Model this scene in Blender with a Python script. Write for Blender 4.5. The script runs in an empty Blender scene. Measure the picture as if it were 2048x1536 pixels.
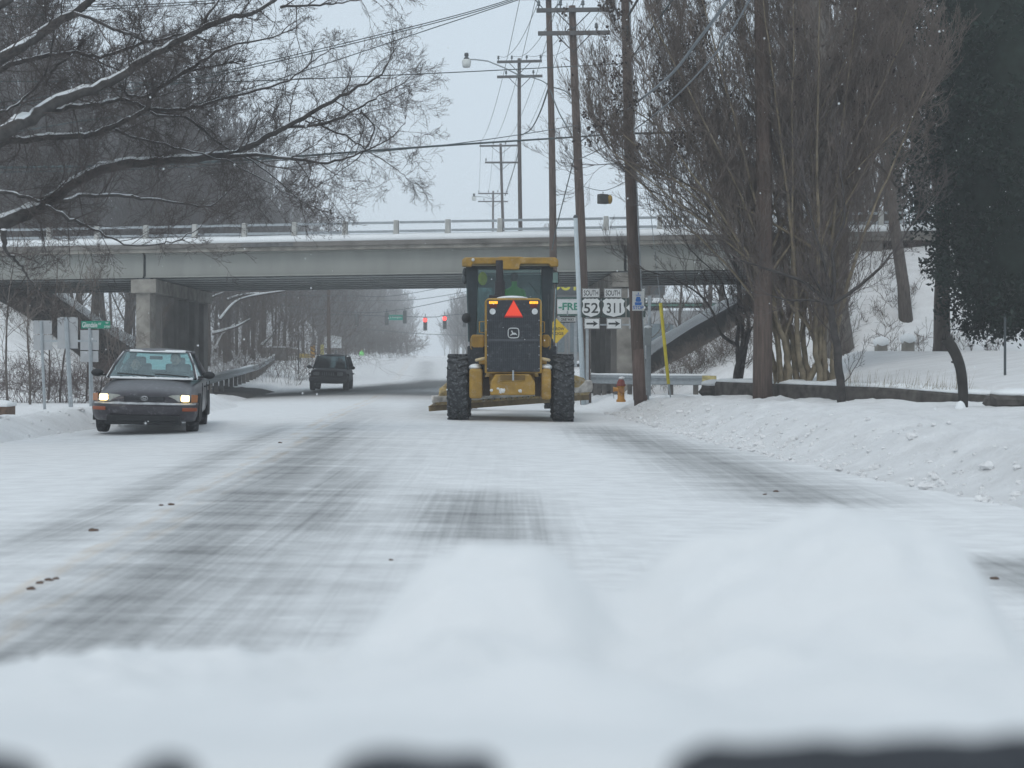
import bpy, math, random
import numpy as np
from mathutils import Vector, Matrix, noise

sc = bpy.context.scene
col = sc.collection
F = 2844.0            # focal length in photo pixels (2048 wide)
CAMZ = 1.25
R = math.radians

# ------------------------------------------------------------------ camera
cam_d = bpy.data.cameras.new("camera")
cam = bpy.data.objects.new("camera", cam_d)
col.objects.link(cam)
sc.camera = cam
cam.location = (0, 0, CAMZ)
cam.rotation_euler = (R(90), 0, 0)
cam_d.sensor_width = 36
cam_d.lens = 36 * F / 2048
cam_d.shift_y = -(768 - 712) / 2048.0
cam_d.clip_start = 0.05
cam_d.clip_end = 3000
cam_d.dof.use_dof = True
cam_d.dof.focus_distance = 36
cam_d.dof.aperture_fstop = 3.0

# ------------------------------------------------------------------ overcast sky
SUN_EL, SUN_AZ = 52, 200
w = bpy.data.worlds.new("World")
sc.world = w
w.use_nodes = True
nt = w.node_tree
nt.nodes.clear()
sky = nt.nodes.new('ShaderNodeTexSky')
sky.sky_type = 'NISHITA'
sky.sun_disc = False
sky.sun_elevation = R(SUN_EL)
sky.sun_rotation = R(SUN_AZ)
sky.dust_density = 5
mixc = nt.nodes.new('ShaderNodeMix'); mixc.data_type = 'RGBA'
mixc.inputs[0].default_value = 0.92
mixc.inputs[7].default_value = (6.15, 7.15, 8.0, 1)   # even cloud deck
bg = nt.nodes.new('ShaderNodeBackground'); bg.inputs[1].default_value = 0.088
wo = nt.nodes.new('ShaderNodeOutputWorld')
nt.links.new(sky.outputs[0], mixc.inputs[6])
nt.links.new(mixc.outputs[2], bg.inputs[0])
nt.links.new(bg.outputs[0], wo.inputs[0])

sun_d = bpy.data.lights.new("sun", 'SUN')
sun_d.energy = 0.55
sun_d.angle = R(25)
sun_d.color = (1.0, 0.97, 0.93)
sun = bpy.data.objects.new("sun", sun_d)
col.objects.link(sun)
sun.rotation_euler = (R(90 - SUN_EL), 0, R(180 - SUN_AZ))

sc.view_settings.view_transform = 'Standard'
sc.view_settings.look = 'None'
sc.view_settings.exposure = 0.33
sc.view_settings.gamma = 1
sc.cycles.use_denoising = True
sc.cycles.max_bounces = 9
sc.cycles.diffuse_bounces = 4
sc.cycles.glossy_bounces = 2
sc.cycles.transmission_bounces = 4
sc.cycles.transparent_max_bounces = 12
sc.cycles.volume_bounces = 6
sc.cycles.use_adaptive_sampling = True
sc.cycles.adaptive_threshold = 0.02

def P(px, py, d):
    """photo pixel + distance -> world point"""
    return Vector(((px - 1024) / F * d, d, CAMZ + (712 - py) / F * d))

def interp(x, tab):
    if x <= tab[0][0]: return tab[0][1]
    for (a, va), (b, vb) in zip(tab, tab[1:]):
        if x <= b:
            t = (x - a) / (b - a)
            return va + (vb - va) * t
    return tab[-1][1]

def sstep(a, b, x):
    t = max(0.0, min(1.0, (x - a) / (b - a)))
    return t * t * (3 - 2 * t)

# ------------------------------------------------------------------ materials
_m = {}
def M(name, c, rough=0.7, metal=0.0, var=0.15, vs=6.0, bump=0.0, bs=40.0, emit=0.0,
      snow=None, spec=0.3, dust=0.0, stretch=None):
    if name in _m: return _m[name]
    m = bpy.data.materials.new(name); m.use_nodes = True
    n = m.node_tree; N = n.nodes; L = n.links
    b = N['Principled BSDF']
    b.inputs['Roughness'].default_value = rough
    b.inputs['Metallic'].default_value = metal
    b.inputs['Specular IOR Level'].default_value = spec
    tc = N.new('ShaderNodeTexCoord')
    src = tc.outputs['Object']
    if stretch:
        mp = N.new('ShaderNodeMapping'); mp.inputs['Scale'].default_value = stretch
        L.new(src, mp.inputs[0]); src = mp.outputs[0]
    nz = N.new('ShaderNodeTexNoise'); nz.inputs['Scale'].default_value = vs
    nz.inputs['Detail'].default_value = 5
    L.new(src, nz.inputs['Vector'])
    cr = N.new('ShaderNodeValToRGB')
    cr.color_ramp.elements[0].position = 0.3; cr.color_ramp.elements[1].position = 0.7
    cr.color_ramp.elements[0].color = tuple(max(0, x * (1 - var)) for x in c) + (1,)
    cr.color_ramp.elements[1].color = tuple(min(1, x * (1 + var)) for x in c) + (1,)
    L.new(nz.outputs[0], cr.inputs[0])
    out = cr.outputs[0]
    if dust > 0:      # salt and frozen spray stuck on the surface
        n2 = N.new('ShaderNodeTexNoise'); n2.inputs['Scale'].default_value = vs * 2.3
        n2.inputs['Detail'].default_value = 8; n2.inputs['Roughness'].default_value = 0.7
        L.new(tc.outputs['Object'], n2.inputs['Vector'])
        r2 = N.new('ShaderNodeValToRGB')
        r2.color_ramp.elements[0].position = 0.62 - dust * 0.3; r2.color_ramp.elements[0].color = (0, 0, 0, 1)
        r2.color_ramp.elements[1].position = 0.75; r2.color_ramp.elements[1].color = (dust, dust, dust, 1)
        L.new(n2.outputs[0], r2.inputs[0])
        mx = N.new('ShaderNodeMix'); mx.data_type = 'RGBA'
        L.new(r2.outputs[0], mx.inputs[0]); L.new(out, mx.inputs[6])
        mx.inputs[7].default_value = (0.55, 0.57, 0.6, 1)
        out = mx.outputs[2]
    if snow is not None:   # snow lying where the surface faces up
        g = N.new('ShaderNodeNewGeometry'); sp = N.new('ShaderNodeSeparateXYZ')
        L.new(g.outputs['Normal'], sp.inputs[0])
        n3 = N.new('ShaderNodeTexNoise'); n3.inputs['Scale'].default_value = 3; n3.inputs['Detail'].default_value = 6
        L.new(tc.outputs['Object'], n3.inputs['Vector'])
        ad = N.new('ShaderNodeMath'); ad.operation = 'MULTIPLY_ADD'; ad.inputs[1].default_value = 0.9
        L.new(n3.outputs[0], ad.inputs[0]); L.new(sp.outputs[2], ad.inputs[2])
        mr = N.new('ShaderNodeMapRange'); mr.inputs[1].default_value = snow + 0.42; mr.inputs[2].default_value = snow + 0.52
        L.new(ad.outputs[0], mr.inputs[0])
        mx = N.new('ShaderNodeMix'); mx.data_type = 'RGBA'
        L.new(mr.outputs[0], mx.inputs[0]); L.new(out, mx.inputs[6])
        mx.inputs[7].default_value = (0.8, 0.82, 0.84, 1)
        out = mx.outputs[2]
    L.new(out, b.inputs['Base Color'])
    if bump:
        bn = N.new('ShaderNodeTexNoise'); bn.inputs['Scale'].default_value = bs; bn.inputs['Detail'].default_value = 6
        L.new(src, bn.inputs['Vector'])
        bp = N.new('ShaderNodeBump'); bp.inputs['Strength'].default_value = bump; bp.inputs['Distance'].default_value = 0.02
        L.new(bn.outputs[0], bp.inputs['Height']); L.new(bp.outputs[0], b.inputs['Normal'])
    if emit:
        b.inputs['Emission Color'].default_value = tuple(c) + (1,)
        b.inputs['Emission Strength'].default_value = emit
    _m[name] = m
    return m

def glass(name, tint, t=0.75, rough=0.05):
    if name in _m: return _m[name]
    m = bpy.data.materials.new(name); m.use_nodes = True
    n = m.node_tree; N = n.nodes; L = n.links
    N.clear()
    o = N.new('ShaderNodeOutputMaterial'); tr = N.new('ShaderNodeBsdfTransparent'); gl = N.new('ShaderNodeBsdfGlossy')
    df = N.new('ShaderNodeBsdfDiffuse'); m1 = N.new('ShaderNodeMixShader'); m2 = N.new('ShaderNodeMixShader')
    tr.inputs[0].default_value = tuple(tint) + (1,)
    gl.inputs[1].default_value = rough; gl.inputs[0].default_value = (0.8, 0.9, 0.92, 1)
    df.inputs[0].default_value = (0.35, 0.42, 0.44, 1)
    fr0 = N.new('ShaderNodeFresnel'); fr0.inputs[0].default_value = 1.5
    gm = N.new('ShaderNodeNewGeometry'); iv = N.new('ShaderNodeMath'); iv.operation = 'SUBTRACT'; iv.inputs[0].default_value = 1; L.new(gm.outputs['Backfacing'], iv.inputs[1])
    fr = N.new('ShaderNodeMath'); fr.operation = 'MULTIPLY'; L.new(fr0.outputs[0], fr.inputs[0]); L.new(iv.outputs[0], fr.inputs[1])
    nz = N.new('ShaderNodeTexNoise'); nz.inputs['Scale'].default_value = 7; nz.inputs['Detail'].default_value = 4
    mr = N.new('ShaderNodeMapRange'); mr.inputs[1].default_value = 0.35; mr.inputs[2].default_value = 0.7
    mr.inputs[3].default_value = 0.5 * (1 - t); mr.inputs[4].default_value = 1 - t
    L.new(nz.outputs[0], mr.inputs[0]); L.new(mr.outputs[0], m1.inputs[0])
    L.new(tr.outputs[0], m1.inputs[1]); L.new(df.outputs[0], m1.inputs[2])
    L.new(fr.outputs[0], m2.inputs[0]); L.new(m1.outputs[0], m2.inputs[1]); L.new(gl.outputs[0], m2.inputs[2])
    L.new(m2.outputs[0], o.inputs[0])
    _m[name] = m
    return m

SNOW = M('fresh_snow', (0.78, 0.80, 0.81), rough=0.85, var=0.03, vs=2, bump=0.5, bs=9, spec=0.15)
SNOWHOOD = M('hood_snow', (0.73, 0.74, 0.745), rough=0.9, var=0.02, vs=4, bump=0.4, bs=14, spec=0.1)
BARK = M('dark_bark', (0.075, 0.07, 0.068), rough=0.95, var=0.35, vs=9, bump=0.5, bs=30, snow=0.62)
BARKN = M('plain_bark', (0.10, 0.085, 0.075), rough=0.95, var=0.35, vs=6, bump=0.6, bs=18, stretch=(4, 4, .6))
TWIG = M('twig_bark', (0.10, 0.085, 0.08), rough=0.95, var=0.3, vs=2)
TWIGB = M('brown_twig_bark', (0.145, 0.118, 0.102), rough=0.95, var=0.3, vs=2)
TWIGF = M('far_twig_bark', (0.12, 0.11, 0.108), rough=0.95, var=0.3, vs=.6)
TAN = M('tan_bark', (0.20, 0.165, 0.115), rough=0.9, var=0.35, vs=5, bump=0.3, bs=25)
POLE = M('weathered_pole_wood', (0.105, 0.078, 0.066), rough=0.9, var=0.3, vs=5, bump=0.4, bs=20, stretch=(5, 5, .4))
POLEF = M('grey_pole_wood', (0.12, 0.105, 0.1), rough=0.9, var=0.25, vs=5, stretch=(5, 5, .4))
GALV = M('galvanised_steel', (0.34, 0.37, 0.39), rough=0.55, metal=0.3, var=0.12, vs=8)
STEELD = M('dark_fitting', (0.06, 0.07, 0.075), rough=0.6, var=0.2)
WIRE = M('cable_sheath', (0.09, 0.115, 0.12), rough=0.7, var=0.1)
CONC = M('weathered_concrete', (0.24, 0.225, 0.2), rough=0.9, var=0.38, vs=2.2, bump=0.3, bs=12)
CONCD = M('stained_shaded_concrete', (0.17, 0.16, 0.148), rough=0.9, var=0.3, vs=1.1, bump=0.3, bs=12)
CONCL = M('pale_concrete', (0.42, 0.42, 0.40), rough=0.9, var=0.2, vs=3, bump=0.2, bs=14)
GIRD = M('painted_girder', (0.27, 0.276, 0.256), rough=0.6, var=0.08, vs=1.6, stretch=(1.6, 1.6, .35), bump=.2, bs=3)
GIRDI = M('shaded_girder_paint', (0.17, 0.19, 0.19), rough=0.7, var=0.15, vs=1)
WHITEP = M('sign_white', (0.66, 0.67, 0.66), rough=0.5, var=0.06, vs=4)
BLACKP = M('sign_black', (0.03, 0.035, 0.035), rough=0.5, var=0.1)
SIGNBK = M('sign_back_aluminium', (0.38, 0.39, 0.40), rough=0.6, metal=0.2, var=0.12, vs=3)
GREENP = M('sign_green', (0.01, 0.22, 0.14), rough=0.5, var=0.08)
YELLP = M('sign_yellow', (0.62, 0.42, 0.03), rough=0.5, var=0.12)
BLUEP = M('sign_blue', (0.03, 0.16, 0.5), rough=0.5, var=0.1)
GYEL = M('machine_yellow', (0.33, 0.195, 0.035), rough=0.5, var=0.3, vs=4, dust=0.32)
GDK = M('machine_charcoal', (0.03, 0.035, 0.042), rough=0.6, var=0.25, vs=6, dust=0.22)
RUB = M('snowy_tyre_rubber', (0.03, 0.032, 0.035), rough=0.85, var=0.3, vs=8, dust=0.38)
RUBC = M('tyre_rubber', (0.03, 0.03, 0.033), rough=0.85, var=0.3, vs=10, dust=0.3)
PLAST = M('black_plastic', (0.02, 0.021, 0.023), rough=0.55, var=0.2, dust=0.08)

# ------------------------------------------------------------------ mesh helpers
def link(name, me, parent=None, loc=None):
    o = bpy.data.objects.new(name, me); col.objects.link(o)
    if parent is not None: o.parent = parent
    if loc is not None: o.location = loc
    return o

def tag(o, label=None, cat=None, group=None, kind=None):
    if label: o['label'] = label
    if cat: o['category'] = cat
    if group: o['group'] = group
    if kind: o['kind'] = kind
    return o

def thing(name, label, cat, loc=(0, 0, 0), rz=0.0, group=None):
    o = bpy.data.objects.new(name, None); col.objects.link(o)
    o.location = loc; o.rotation_euler = (0, 0, rz); o.empty_display_size = 0.2
    return tag(o, label, cat, group)

class MB:
    def __init__(s): s.v = []; s.f = []
    def add(s, vs, fs):
        k = len(s.v); s.v += [tuple(v) for v in vs]; s.f += [tuple(i + k for i in f) for f in fs]; return s
    def box(s, c, d, rot=None):
        hx, hy, hz = d[0] / 2, d[1] / 2, d[2] / 2
        vs = [Vector((x * hx, y * hy, z * hz)) for z in (-1, 1) for y in (-1, 1) for x in (-1, 1)]
        if rot is not None:
            m = rot if isinstance(rot, Matrix) else Matrix.Rotation(rot, 3, 'Z')
            vs = [m @ v for v in vs]
        c = Vector(c)
        return s.add([v + c for v in vs], [(0, 2, 3, 1), (4, 5, 7, 6), (0, 1, 5, 4), (2, 6, 7, 3), (0, 4, 6, 2), (1, 3, 7, 5)])
    def tube(s, pts, rs, n=8, cap=True):
        pts = [Vector(p) for p in pts]
        if not hasattr(rs, '__len__'): rs = [rs] * len(pts)
        rings = []; prev = None
        for i, p in enumerate(pts):
            d = (pts[min(i + 1, len(pts) - 1)] - pts[max(i - 1, 0)])
            if d.length < 1e-9: d = Vector((0, 0, 1))
            d.normalize()
            if prev is None:
                a = Vector((0, 0, 1)) if abs(d.z) < .9 else Vector((1, 0, 0))
                u = d.cross(a).normalized()
            else:
                u = (prev - d * prev.dot(d))
                u = u.normalized() if u.length > 1e-6 else d.orthogonal().normalized()
            prev = u; v = d.cross(u)
            rings.append([p + (u * math.cos(t) + v * math.sin(t)) * rs[i] for t in [2 * math.pi * k / n for k in range(n)]])
        k = len(s.v)
        for r_ in rings: s.v += [tuple(q) for q in r_]
        for i in range(len(rings) - 1):
            for j in range(n):
                a = k + i * n + j; b = k + i * n + (j + 1) % n
                s.f.append((a, b, b + n, a + n))
        if cap:
            s.f.append(tuple(k + j for j in reversed(range(n))))
            s.f.append(tuple(k + (len(rings) - 1) * n + j for j in range(n)))
        return s
    def polyY(s, pts, y0, y1):     # outline in x,z extruded along y
        n = len(pts)
        vs = [(x, y0, z) for x, z in pts] + [(x, y1, z) for x, z in pts]
        return s.add(vs, [tuple(range(n)), tuple(reversed(range(n, 2 * n)))] + [(i, i + n, (i + 1) % n + n, (i + 1) % n) for i in range(n)])
    def polyX(s, pts, x0, x1):     # outline in y,z extruded along x
        n = len(pts)
        vs = [(x0, y, z) for y, z in pts] + [(x1, y, z) for y, z in pts]
        return s.add(vs, [tuple(range(n)), tuple(reversed(range(n, 2 * n)))] + [(i, i + n, (i + 1) % n + n, (i + 1) % n) for i in range(n)])
    def ball(s, c, r, nu=12, nv=8, jit=0.0, rng=None):
        if not hasattr(r, '__len__'): r = (r, r, r)
        vs = []; fs = []
        for i in range(nv + 1):
            a = math.pi * i / nv
            for j in range(nu):
                b = 2 * math.pi * j / nu
                k = 1 + (rng.uniform(-jit, jit) if rng else 0)
                vs.append((c[0] + r[0] * k * math.sin(a) * math.cos(b), c[1] + r[1] * k * math.sin(a) * math.sin(b), c[2] + r[2] * k * math.cos(a)))
        for i in range(nv):
            for j in range(nu):
                fs.append((i * nu + j, (i + 1) * nu + j, (i + 1) * nu + (j + 1) % nu, i * nu + (j + 1) % nu))
        return s.add(vs, fs)
    def latheX(s, c, prof, n=24):   # prof: (x, r)
        vs = []; fs = []
        for x, r in prof:
            for j in range(n):
                t = 2 * math.pi * j / n
                vs.append((c[0] + x, c[1] + r * math.cos(t), c[2] + r * math.sin(t)))
        for i in range(len(prof) - 1):
            for j in range(n):
                fs.append((i * n + j, i * n + (j + 1) % n, (i + 1) * n + (j + 1) % n, (i + 1) * n + j))
        return s.add(vs, fs)
    def latheZ(s, c, prof, n=16):   # prof: (r, z)
        vs = []; fs = []
        for r, z in prof:
            for j in range(n):
                t = 2 * math.pi * j / n
                vs.append((c[0] + r * math.cos(t), c[1] + r * math.sin(t), c[2] + z))
        for i in range(len(prof) - 1):
            for j in range(n):
                fs.append((i * n + j, i * n + (j + 1) % n, (i + 1) * n + (j + 1) % n, (i + 1) * n + j))
        return s.add(vs, fs)
    def loft(s, secs, close=False):
        n = len(secs[0]); k = len(s.v)
        for q in secs: s.v += [tuple(p) for p in q]
        for i in range(len(secs) - 1):
            for j in range(n if close else n - 1):
                a = k + i * n + j; b = k + i * n + (j + 1) % n
                s.f.append((a, b, b + n, a + n))
        s.f.append(tuple(k + j for j in reversed(range(n))))
        s.f.append(tuple(k + (len(secs) - 1) * n + j for j in range(n)))
        return s
    def build(s, name, mat, parent=None, smooth=False, bevel=0.0, sub=0, seg=2):
        me = bpy.data.meshes.new(name)
        me.from_pydata(s.v, [], s.f); me.update()
        me.materials.append(mat)
        if smooth: me.polygons.foreach_set('use_smooth', [True] * len(me.polygons))
        o = link(name, me, parent)
        if bevel:
            b = o.modifiers.new('bevel', 'BEVEL'); b.width = bevel; b.segments = seg; b.limit_method = 'ANGLE'
        if sub:
            b = o.modifiers.new('sub', 'SUBSURF'); b.levels = sub; b.render_levels = sub
        return o

def fixnormals(o):
    import bmesh
    bm = bmesh.new(); bm.from_mesh(o.data)
    bmesh.ops.recalc_face_normals(bm, faces=bm.faces[:]); bm.to_mesh(o.data); bm.free()
    return o

def lettering(txt, h, loc, mat, parent, width=None, depth=0.003, bold=0.0, rz=0.0, name='lettering', space=1.0, ry=0.0):
    cu = bpy.data.curves.new('t', 'FONT'); cu.body = txt; cu.align_x = 'CENTER'; cu.align_y = 'CENTER'
    cu.size = 1.0; cu.extrude = 0.01; cu.offset = bold; cu.space_character = space
    o = bpy.data.objects.new('t', cu); col.objects.link(o)
    bpy.context.view_layer.update()
    dg = bpy.context.evaluated_depsgraph_get()
    me = bpy.data.meshes.new_from_object(o.evaluated_get(dg))
    bpy.data.objects.remove(o); bpy.data.curves.remove(cu)
    n = len(me.vertices); a = np.zeros(n * 3); me.vertices.foreach_get('co', a); a = a.reshape(-1, 3)
    lo, hi = a.min(0), a.max(0); c = (lo + hi) / 2
    sy = h / max(1e-6, hi[1] - lo[1]); sx = sy if width is None else width / max(1e-6, hi[0] - lo[0])
    b = np.zeros_like(a)
    b[:, 0] = (a[:, 0] - c[0]) * sx; b[:, 2] = (a[:, 1] - c[1]) * sy; b[:, 1] = -(a[:, 2] - c[2]) / 0.01 * depth
    me.vertices.foreach_set('co', b.ravel()); me.update()
    me.materials.clear(); me.materials.append(mat); me.name = name
    q = link(name, me, parent, loc); q.rotation_euler = (0, ry, rz)
    return q

# ------------------------------------------------------------------ ground shape
def cx(y): return -2.05 - 0.056 * y                       # road centre line
ZC = [(-20, 0), (30, 0), (50, -.28), (64, -.3), (90, .12), (127, .88), (200, 1.05), (500, 1.2)]
def zc(y): return interp(y, ZC)
XR = [(0, 7.0), (8, 5.7), (12, 4.5), (16, 3.75), (22, 3.0), (29, 2.45), (40, 2.1), (52, 1.9), (66, 1.3), (90, .3), (127, -3), (150, -5.5), (250, -12.0), (400, -20), (900, -50)]
XL = [(0, -9.6), (20, -7.7), (30, -6.9), (39, -7.4), (48, -9.4), (64, -10.6), (90, -13), (150, -16), (250, -19.5), (400, -27), (900, -60)]
def xr(y): return interp(y, XR)
def xl(y): return interp(y, XL)
def road_z(x, y): return zc(y) + .03 - .018 * min(6, abs(x - cx(y)))

# bridge frame: u runs along the bridge to the right, v away from the camera
BA = R(8); BO = (-4.9, 52.3); BW = 11.0
def BP(u, v, z): return Vector((BO[0] + u * math.cos(BA) - .03 * v, BO[1] - u * math.sin(BA) + v, z + .006 * u))
def buv(x, y):
    dx, dy = x - BO[0], y - BO[1]
    u = (dx + .03 * dy) / (math.cos(BA) - .03 * math.sin(BA))
    return u, dy + u * math.sin(BA)
UR, UL = 17.2, -17.6     # abutments

def nz(x, y, z=0.0, s=1.0): return noise.noise(Vector((x * s, y * s, z)))

def emb(x, y):
    u, v = buv(x, y)
    def one(du, v):
        dv = max(0, -v - .3, v - BW - .3)
        # corners rounded
        d = math.hypot(max(0, du), dv) if du > 0 else dv
        return 5.0 - d * .62
    top = max(one(UR - u, v), one(u - UL, v))
    if abs(u) > 9: top += .42 * math.exp(-((v - BW - 1.0) / .55) ** 2)
    return top + .25 * nz(x, y, 3, .35)

WALL_A = (4.7, 33.0); WALL_B = (7.95, 24.2)      # low stone wall ends
def wall_side(x, y):   # >0 behind the wall (yard side)
    ax, ay = WALL_A; bx, by = WALL_B
    dx, dy = bx - ax, by - ay; L = math.hypot(dx, dy)
    t = ((x - ax) * dx + (y - ay) * dy) / L / L
    s = -((x - ax) * dy - (y - ay) * dx) / L
    return s, t

def ground_z(x, y):
    zr = road_z(x, y)
    eR = x - xr(y); eL = xl(y) - x
    if eR < 0 and eL < 0:
        return zr - .06
    if eR >= 0:
        e = eR
        hb = interp(y, [(5, .42), (20, .40), (30, .33), (42, .18), (60, .1), (200, .2)])
        plat = interp(y, [(5, .42), (24, .42), (30, .3), (34, .26), (44, .05), (60, -.1), (90, .3), (200, 1)])
        lum = (.09 * nz(x, y, 0, 1.3) + .07 * abs(nz(x, y, 5, 2.7)) + .05 * nz(x, y, 9, 6) + .03 * nz(x, y, 2, 12)) * sstep(.1, .8, e) * (1 - .6 * sstep(1.6, 3.5, e))
        bank = -.06 + (hb + .06) * sstep(0, 1.3, e)
        z = zc(y) + bank * (1 - sstep(1.3, 4, e)) + (plat - zc(y)) * sstep(1.3, 4, e) + lum
        s, t = wall_side(x, y)
        if s > -1.6 and -1.6 < t < 3.4 and y < 60:   # snow covered lawn behind the wall
            up = .66 - .2 * sstep(1.0, 1.25, t) + min(.70, max(0, s) * .15) * (.3 + .7 * sstep(-.4, .5, x - .228 * y)) * sstep(-1.6, -.9, t) + .04 * nz(x, y, 2, .6)
            if -1.6 < s < .14 and t > 0: z += .16 * max(0, nz(x, y, 8, 1.1)) * sstep(-1.6, -.5, s)
            k = sstep(.14, .34, s) * sstep(-.1 - 1.3 * sstep(1.5, 4, s), -.0 - .9 * sstep(1.5, 4, s), t)
            if t < .02: k *= sstep(-.6, .5, x - .212 * y)
            z = z * (1 - k) + max(z, up) * k
    else:
        e = eL
        hb = interp(y, [(5, .26), (25, .24), (33, .3), (42, .3), (50, .08), (70, .1), (200, .3)])
        plat = interp(y, [(5, .05), (22, .08), (34, -.14), (46, -.2), (60, -.2), (75, .15), (90, .55), (127, 1.1), (300, 2)])
        lum = (.07 * nz(x, y, 0, 1.8) + .05 * nz(x, y, 5, 4.5)) * sstep(.1, .6, e) * (1 - .6 * sstep(2, 5, e))
        bank = -.06 + (hb + .06) * sstep(0, .8, e)
        z = zc(y) + bank * (1 - sstep(.8, 3, e)) + (plat - zc(y)) * sstep(.8, 3, e) + lum
        z += .06 * max(0, e - 10) * sstep(60, 80, y) * (1 - sstep(60, 200, e))
    if y > 34:
        k = emb(x, y)
        if k > z:
            # smooth toe
            z = k
    if x > 0 and y > 64: z += min(6, .05 * max(0, eR - 3)) * sstep(64, 90, y)
    return z

def axis(lo, hi, fine_lo, fine_hi, step, g=1.12):
    a = list(np.arange(fine_lo, fine_hi + 1e-6, step))
    s = step; q = fine_hi
    while q < hi: s *= g; q += s; a.append(q)
    s = step; q = fine_lo; pre = []
    while q > lo: s *= g; q -= s; pre.append(q)
    return list(reversed(pre)) + a

def grid_mesh(name, xs_f, ys, zf, mat, attr=None):
    """xs_f(y) -> list of x (same length each row)"""
    vs = []; at = []
    for y in ys:
        row = xs_f(y)
        for x in row:
            vs.append((x, y, zf(x, y)))
            if attr: at.append(attr(x, y))
    n = len(row); m = len(ys)
    fs = [(i * n + j, i * n + j + 1, (i + 1) * n + j + 1, (i + 1) * n + j) for i in range(m - 1) for j in range(n - 1)]
    me = bpy.data.meshes.new(name); me.from_pydata(vs, [], fs); me.update()
    if attr:
        A = me.attributes.new('bare', 'FLOAT', 'POINT'); A.data.foreach_set('value', at)
    me.polygons.foreach_set('use_smooth', [True] * len(me.polygons))
    me.materials.append(mat)
    return link(name, me)

def footprint(x, y, soft=1.0):
    u, v = buv(x, y)
    return sstep(-.4 * soft, .6 * soft, v) * (1 - sstep(BW - .6 * soft, BW + .4 * soft, v))

def bare_ground(x, y):
    f = footprint(x, y)
    u, v = buv(x, y)
    # drifted snow keeps lying on the open verge beside the lane
    return f * 1.0

def gauss(x, c, s): return math.exp(-((x - c) / s) ** 2)
def bare_road(x, y):
    l = x - cx(y); b = 0
    b += .46 * gauss(l, .50, .19) * (1 - sstep(20, 30, y)) + .30 * gauss(l, .5, .55) * (1 - sstep(30, 46, y))
    b += .31 * sstep(-.2, .35, l) * (1 - sstep(.9, 2.2, l)) * (1 - sstep(14, 30, y)) + .14 * sstep(-2.2, -.4, l) * (1 - sstep(2.5, 4, l)) * (1 - sstep(22, 36, y))
    b += .35 * gauss(l, 1.25, .35) * sstep(9, 11, y) * (1 - sstep(13.5, 16, y))
    b += .50 * gauss(l, -.56, .30) * sstep(8, 10, y) * (1 - sstep(22, 27, y))
    b += .30 * gauss(l, -1.0, .35) * (1 - sstep(7, 11, y))
    b += .66 * sstep(1.6, 2.2, l) * (1 - sstep(2.5, 3.4, l)) * sstep(9.2, 10.0, y) * (1 - sstep(12.6, 13.8, y))
    xg = interp(y, [(8, 3.15), (9, 3.05), (13.5, 2.75), (19, 2.35), (26, 1.5)])
    b += .85 * gauss(x, xg, .85) * sstep(11.8, 13.2, y) * (1 - sstep(24, 29, y))
    b += .8 * gauss(x, 3.2, .5) * sstep(7.2, 7.9, y) * (1 - sstep(9.0, 9.8, y))
    b += .35 * gauss(l, 1.9, .5) * sstep(28, 32, y) * (1 - sstep(44, 50, y))
    b = min(b, .86)
    yb = 55.0 + max(0, x + 11) * 2.3
    b += 1.7 * gauss(y, yb, 4.2 + .5 * max(0, x + 11)) 
    b += .45 * gauss(l, 1.6, .7) * sstep(70, 78, y) * (1 - sstep(118, 130, y))
    return min(1.7, b)

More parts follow.
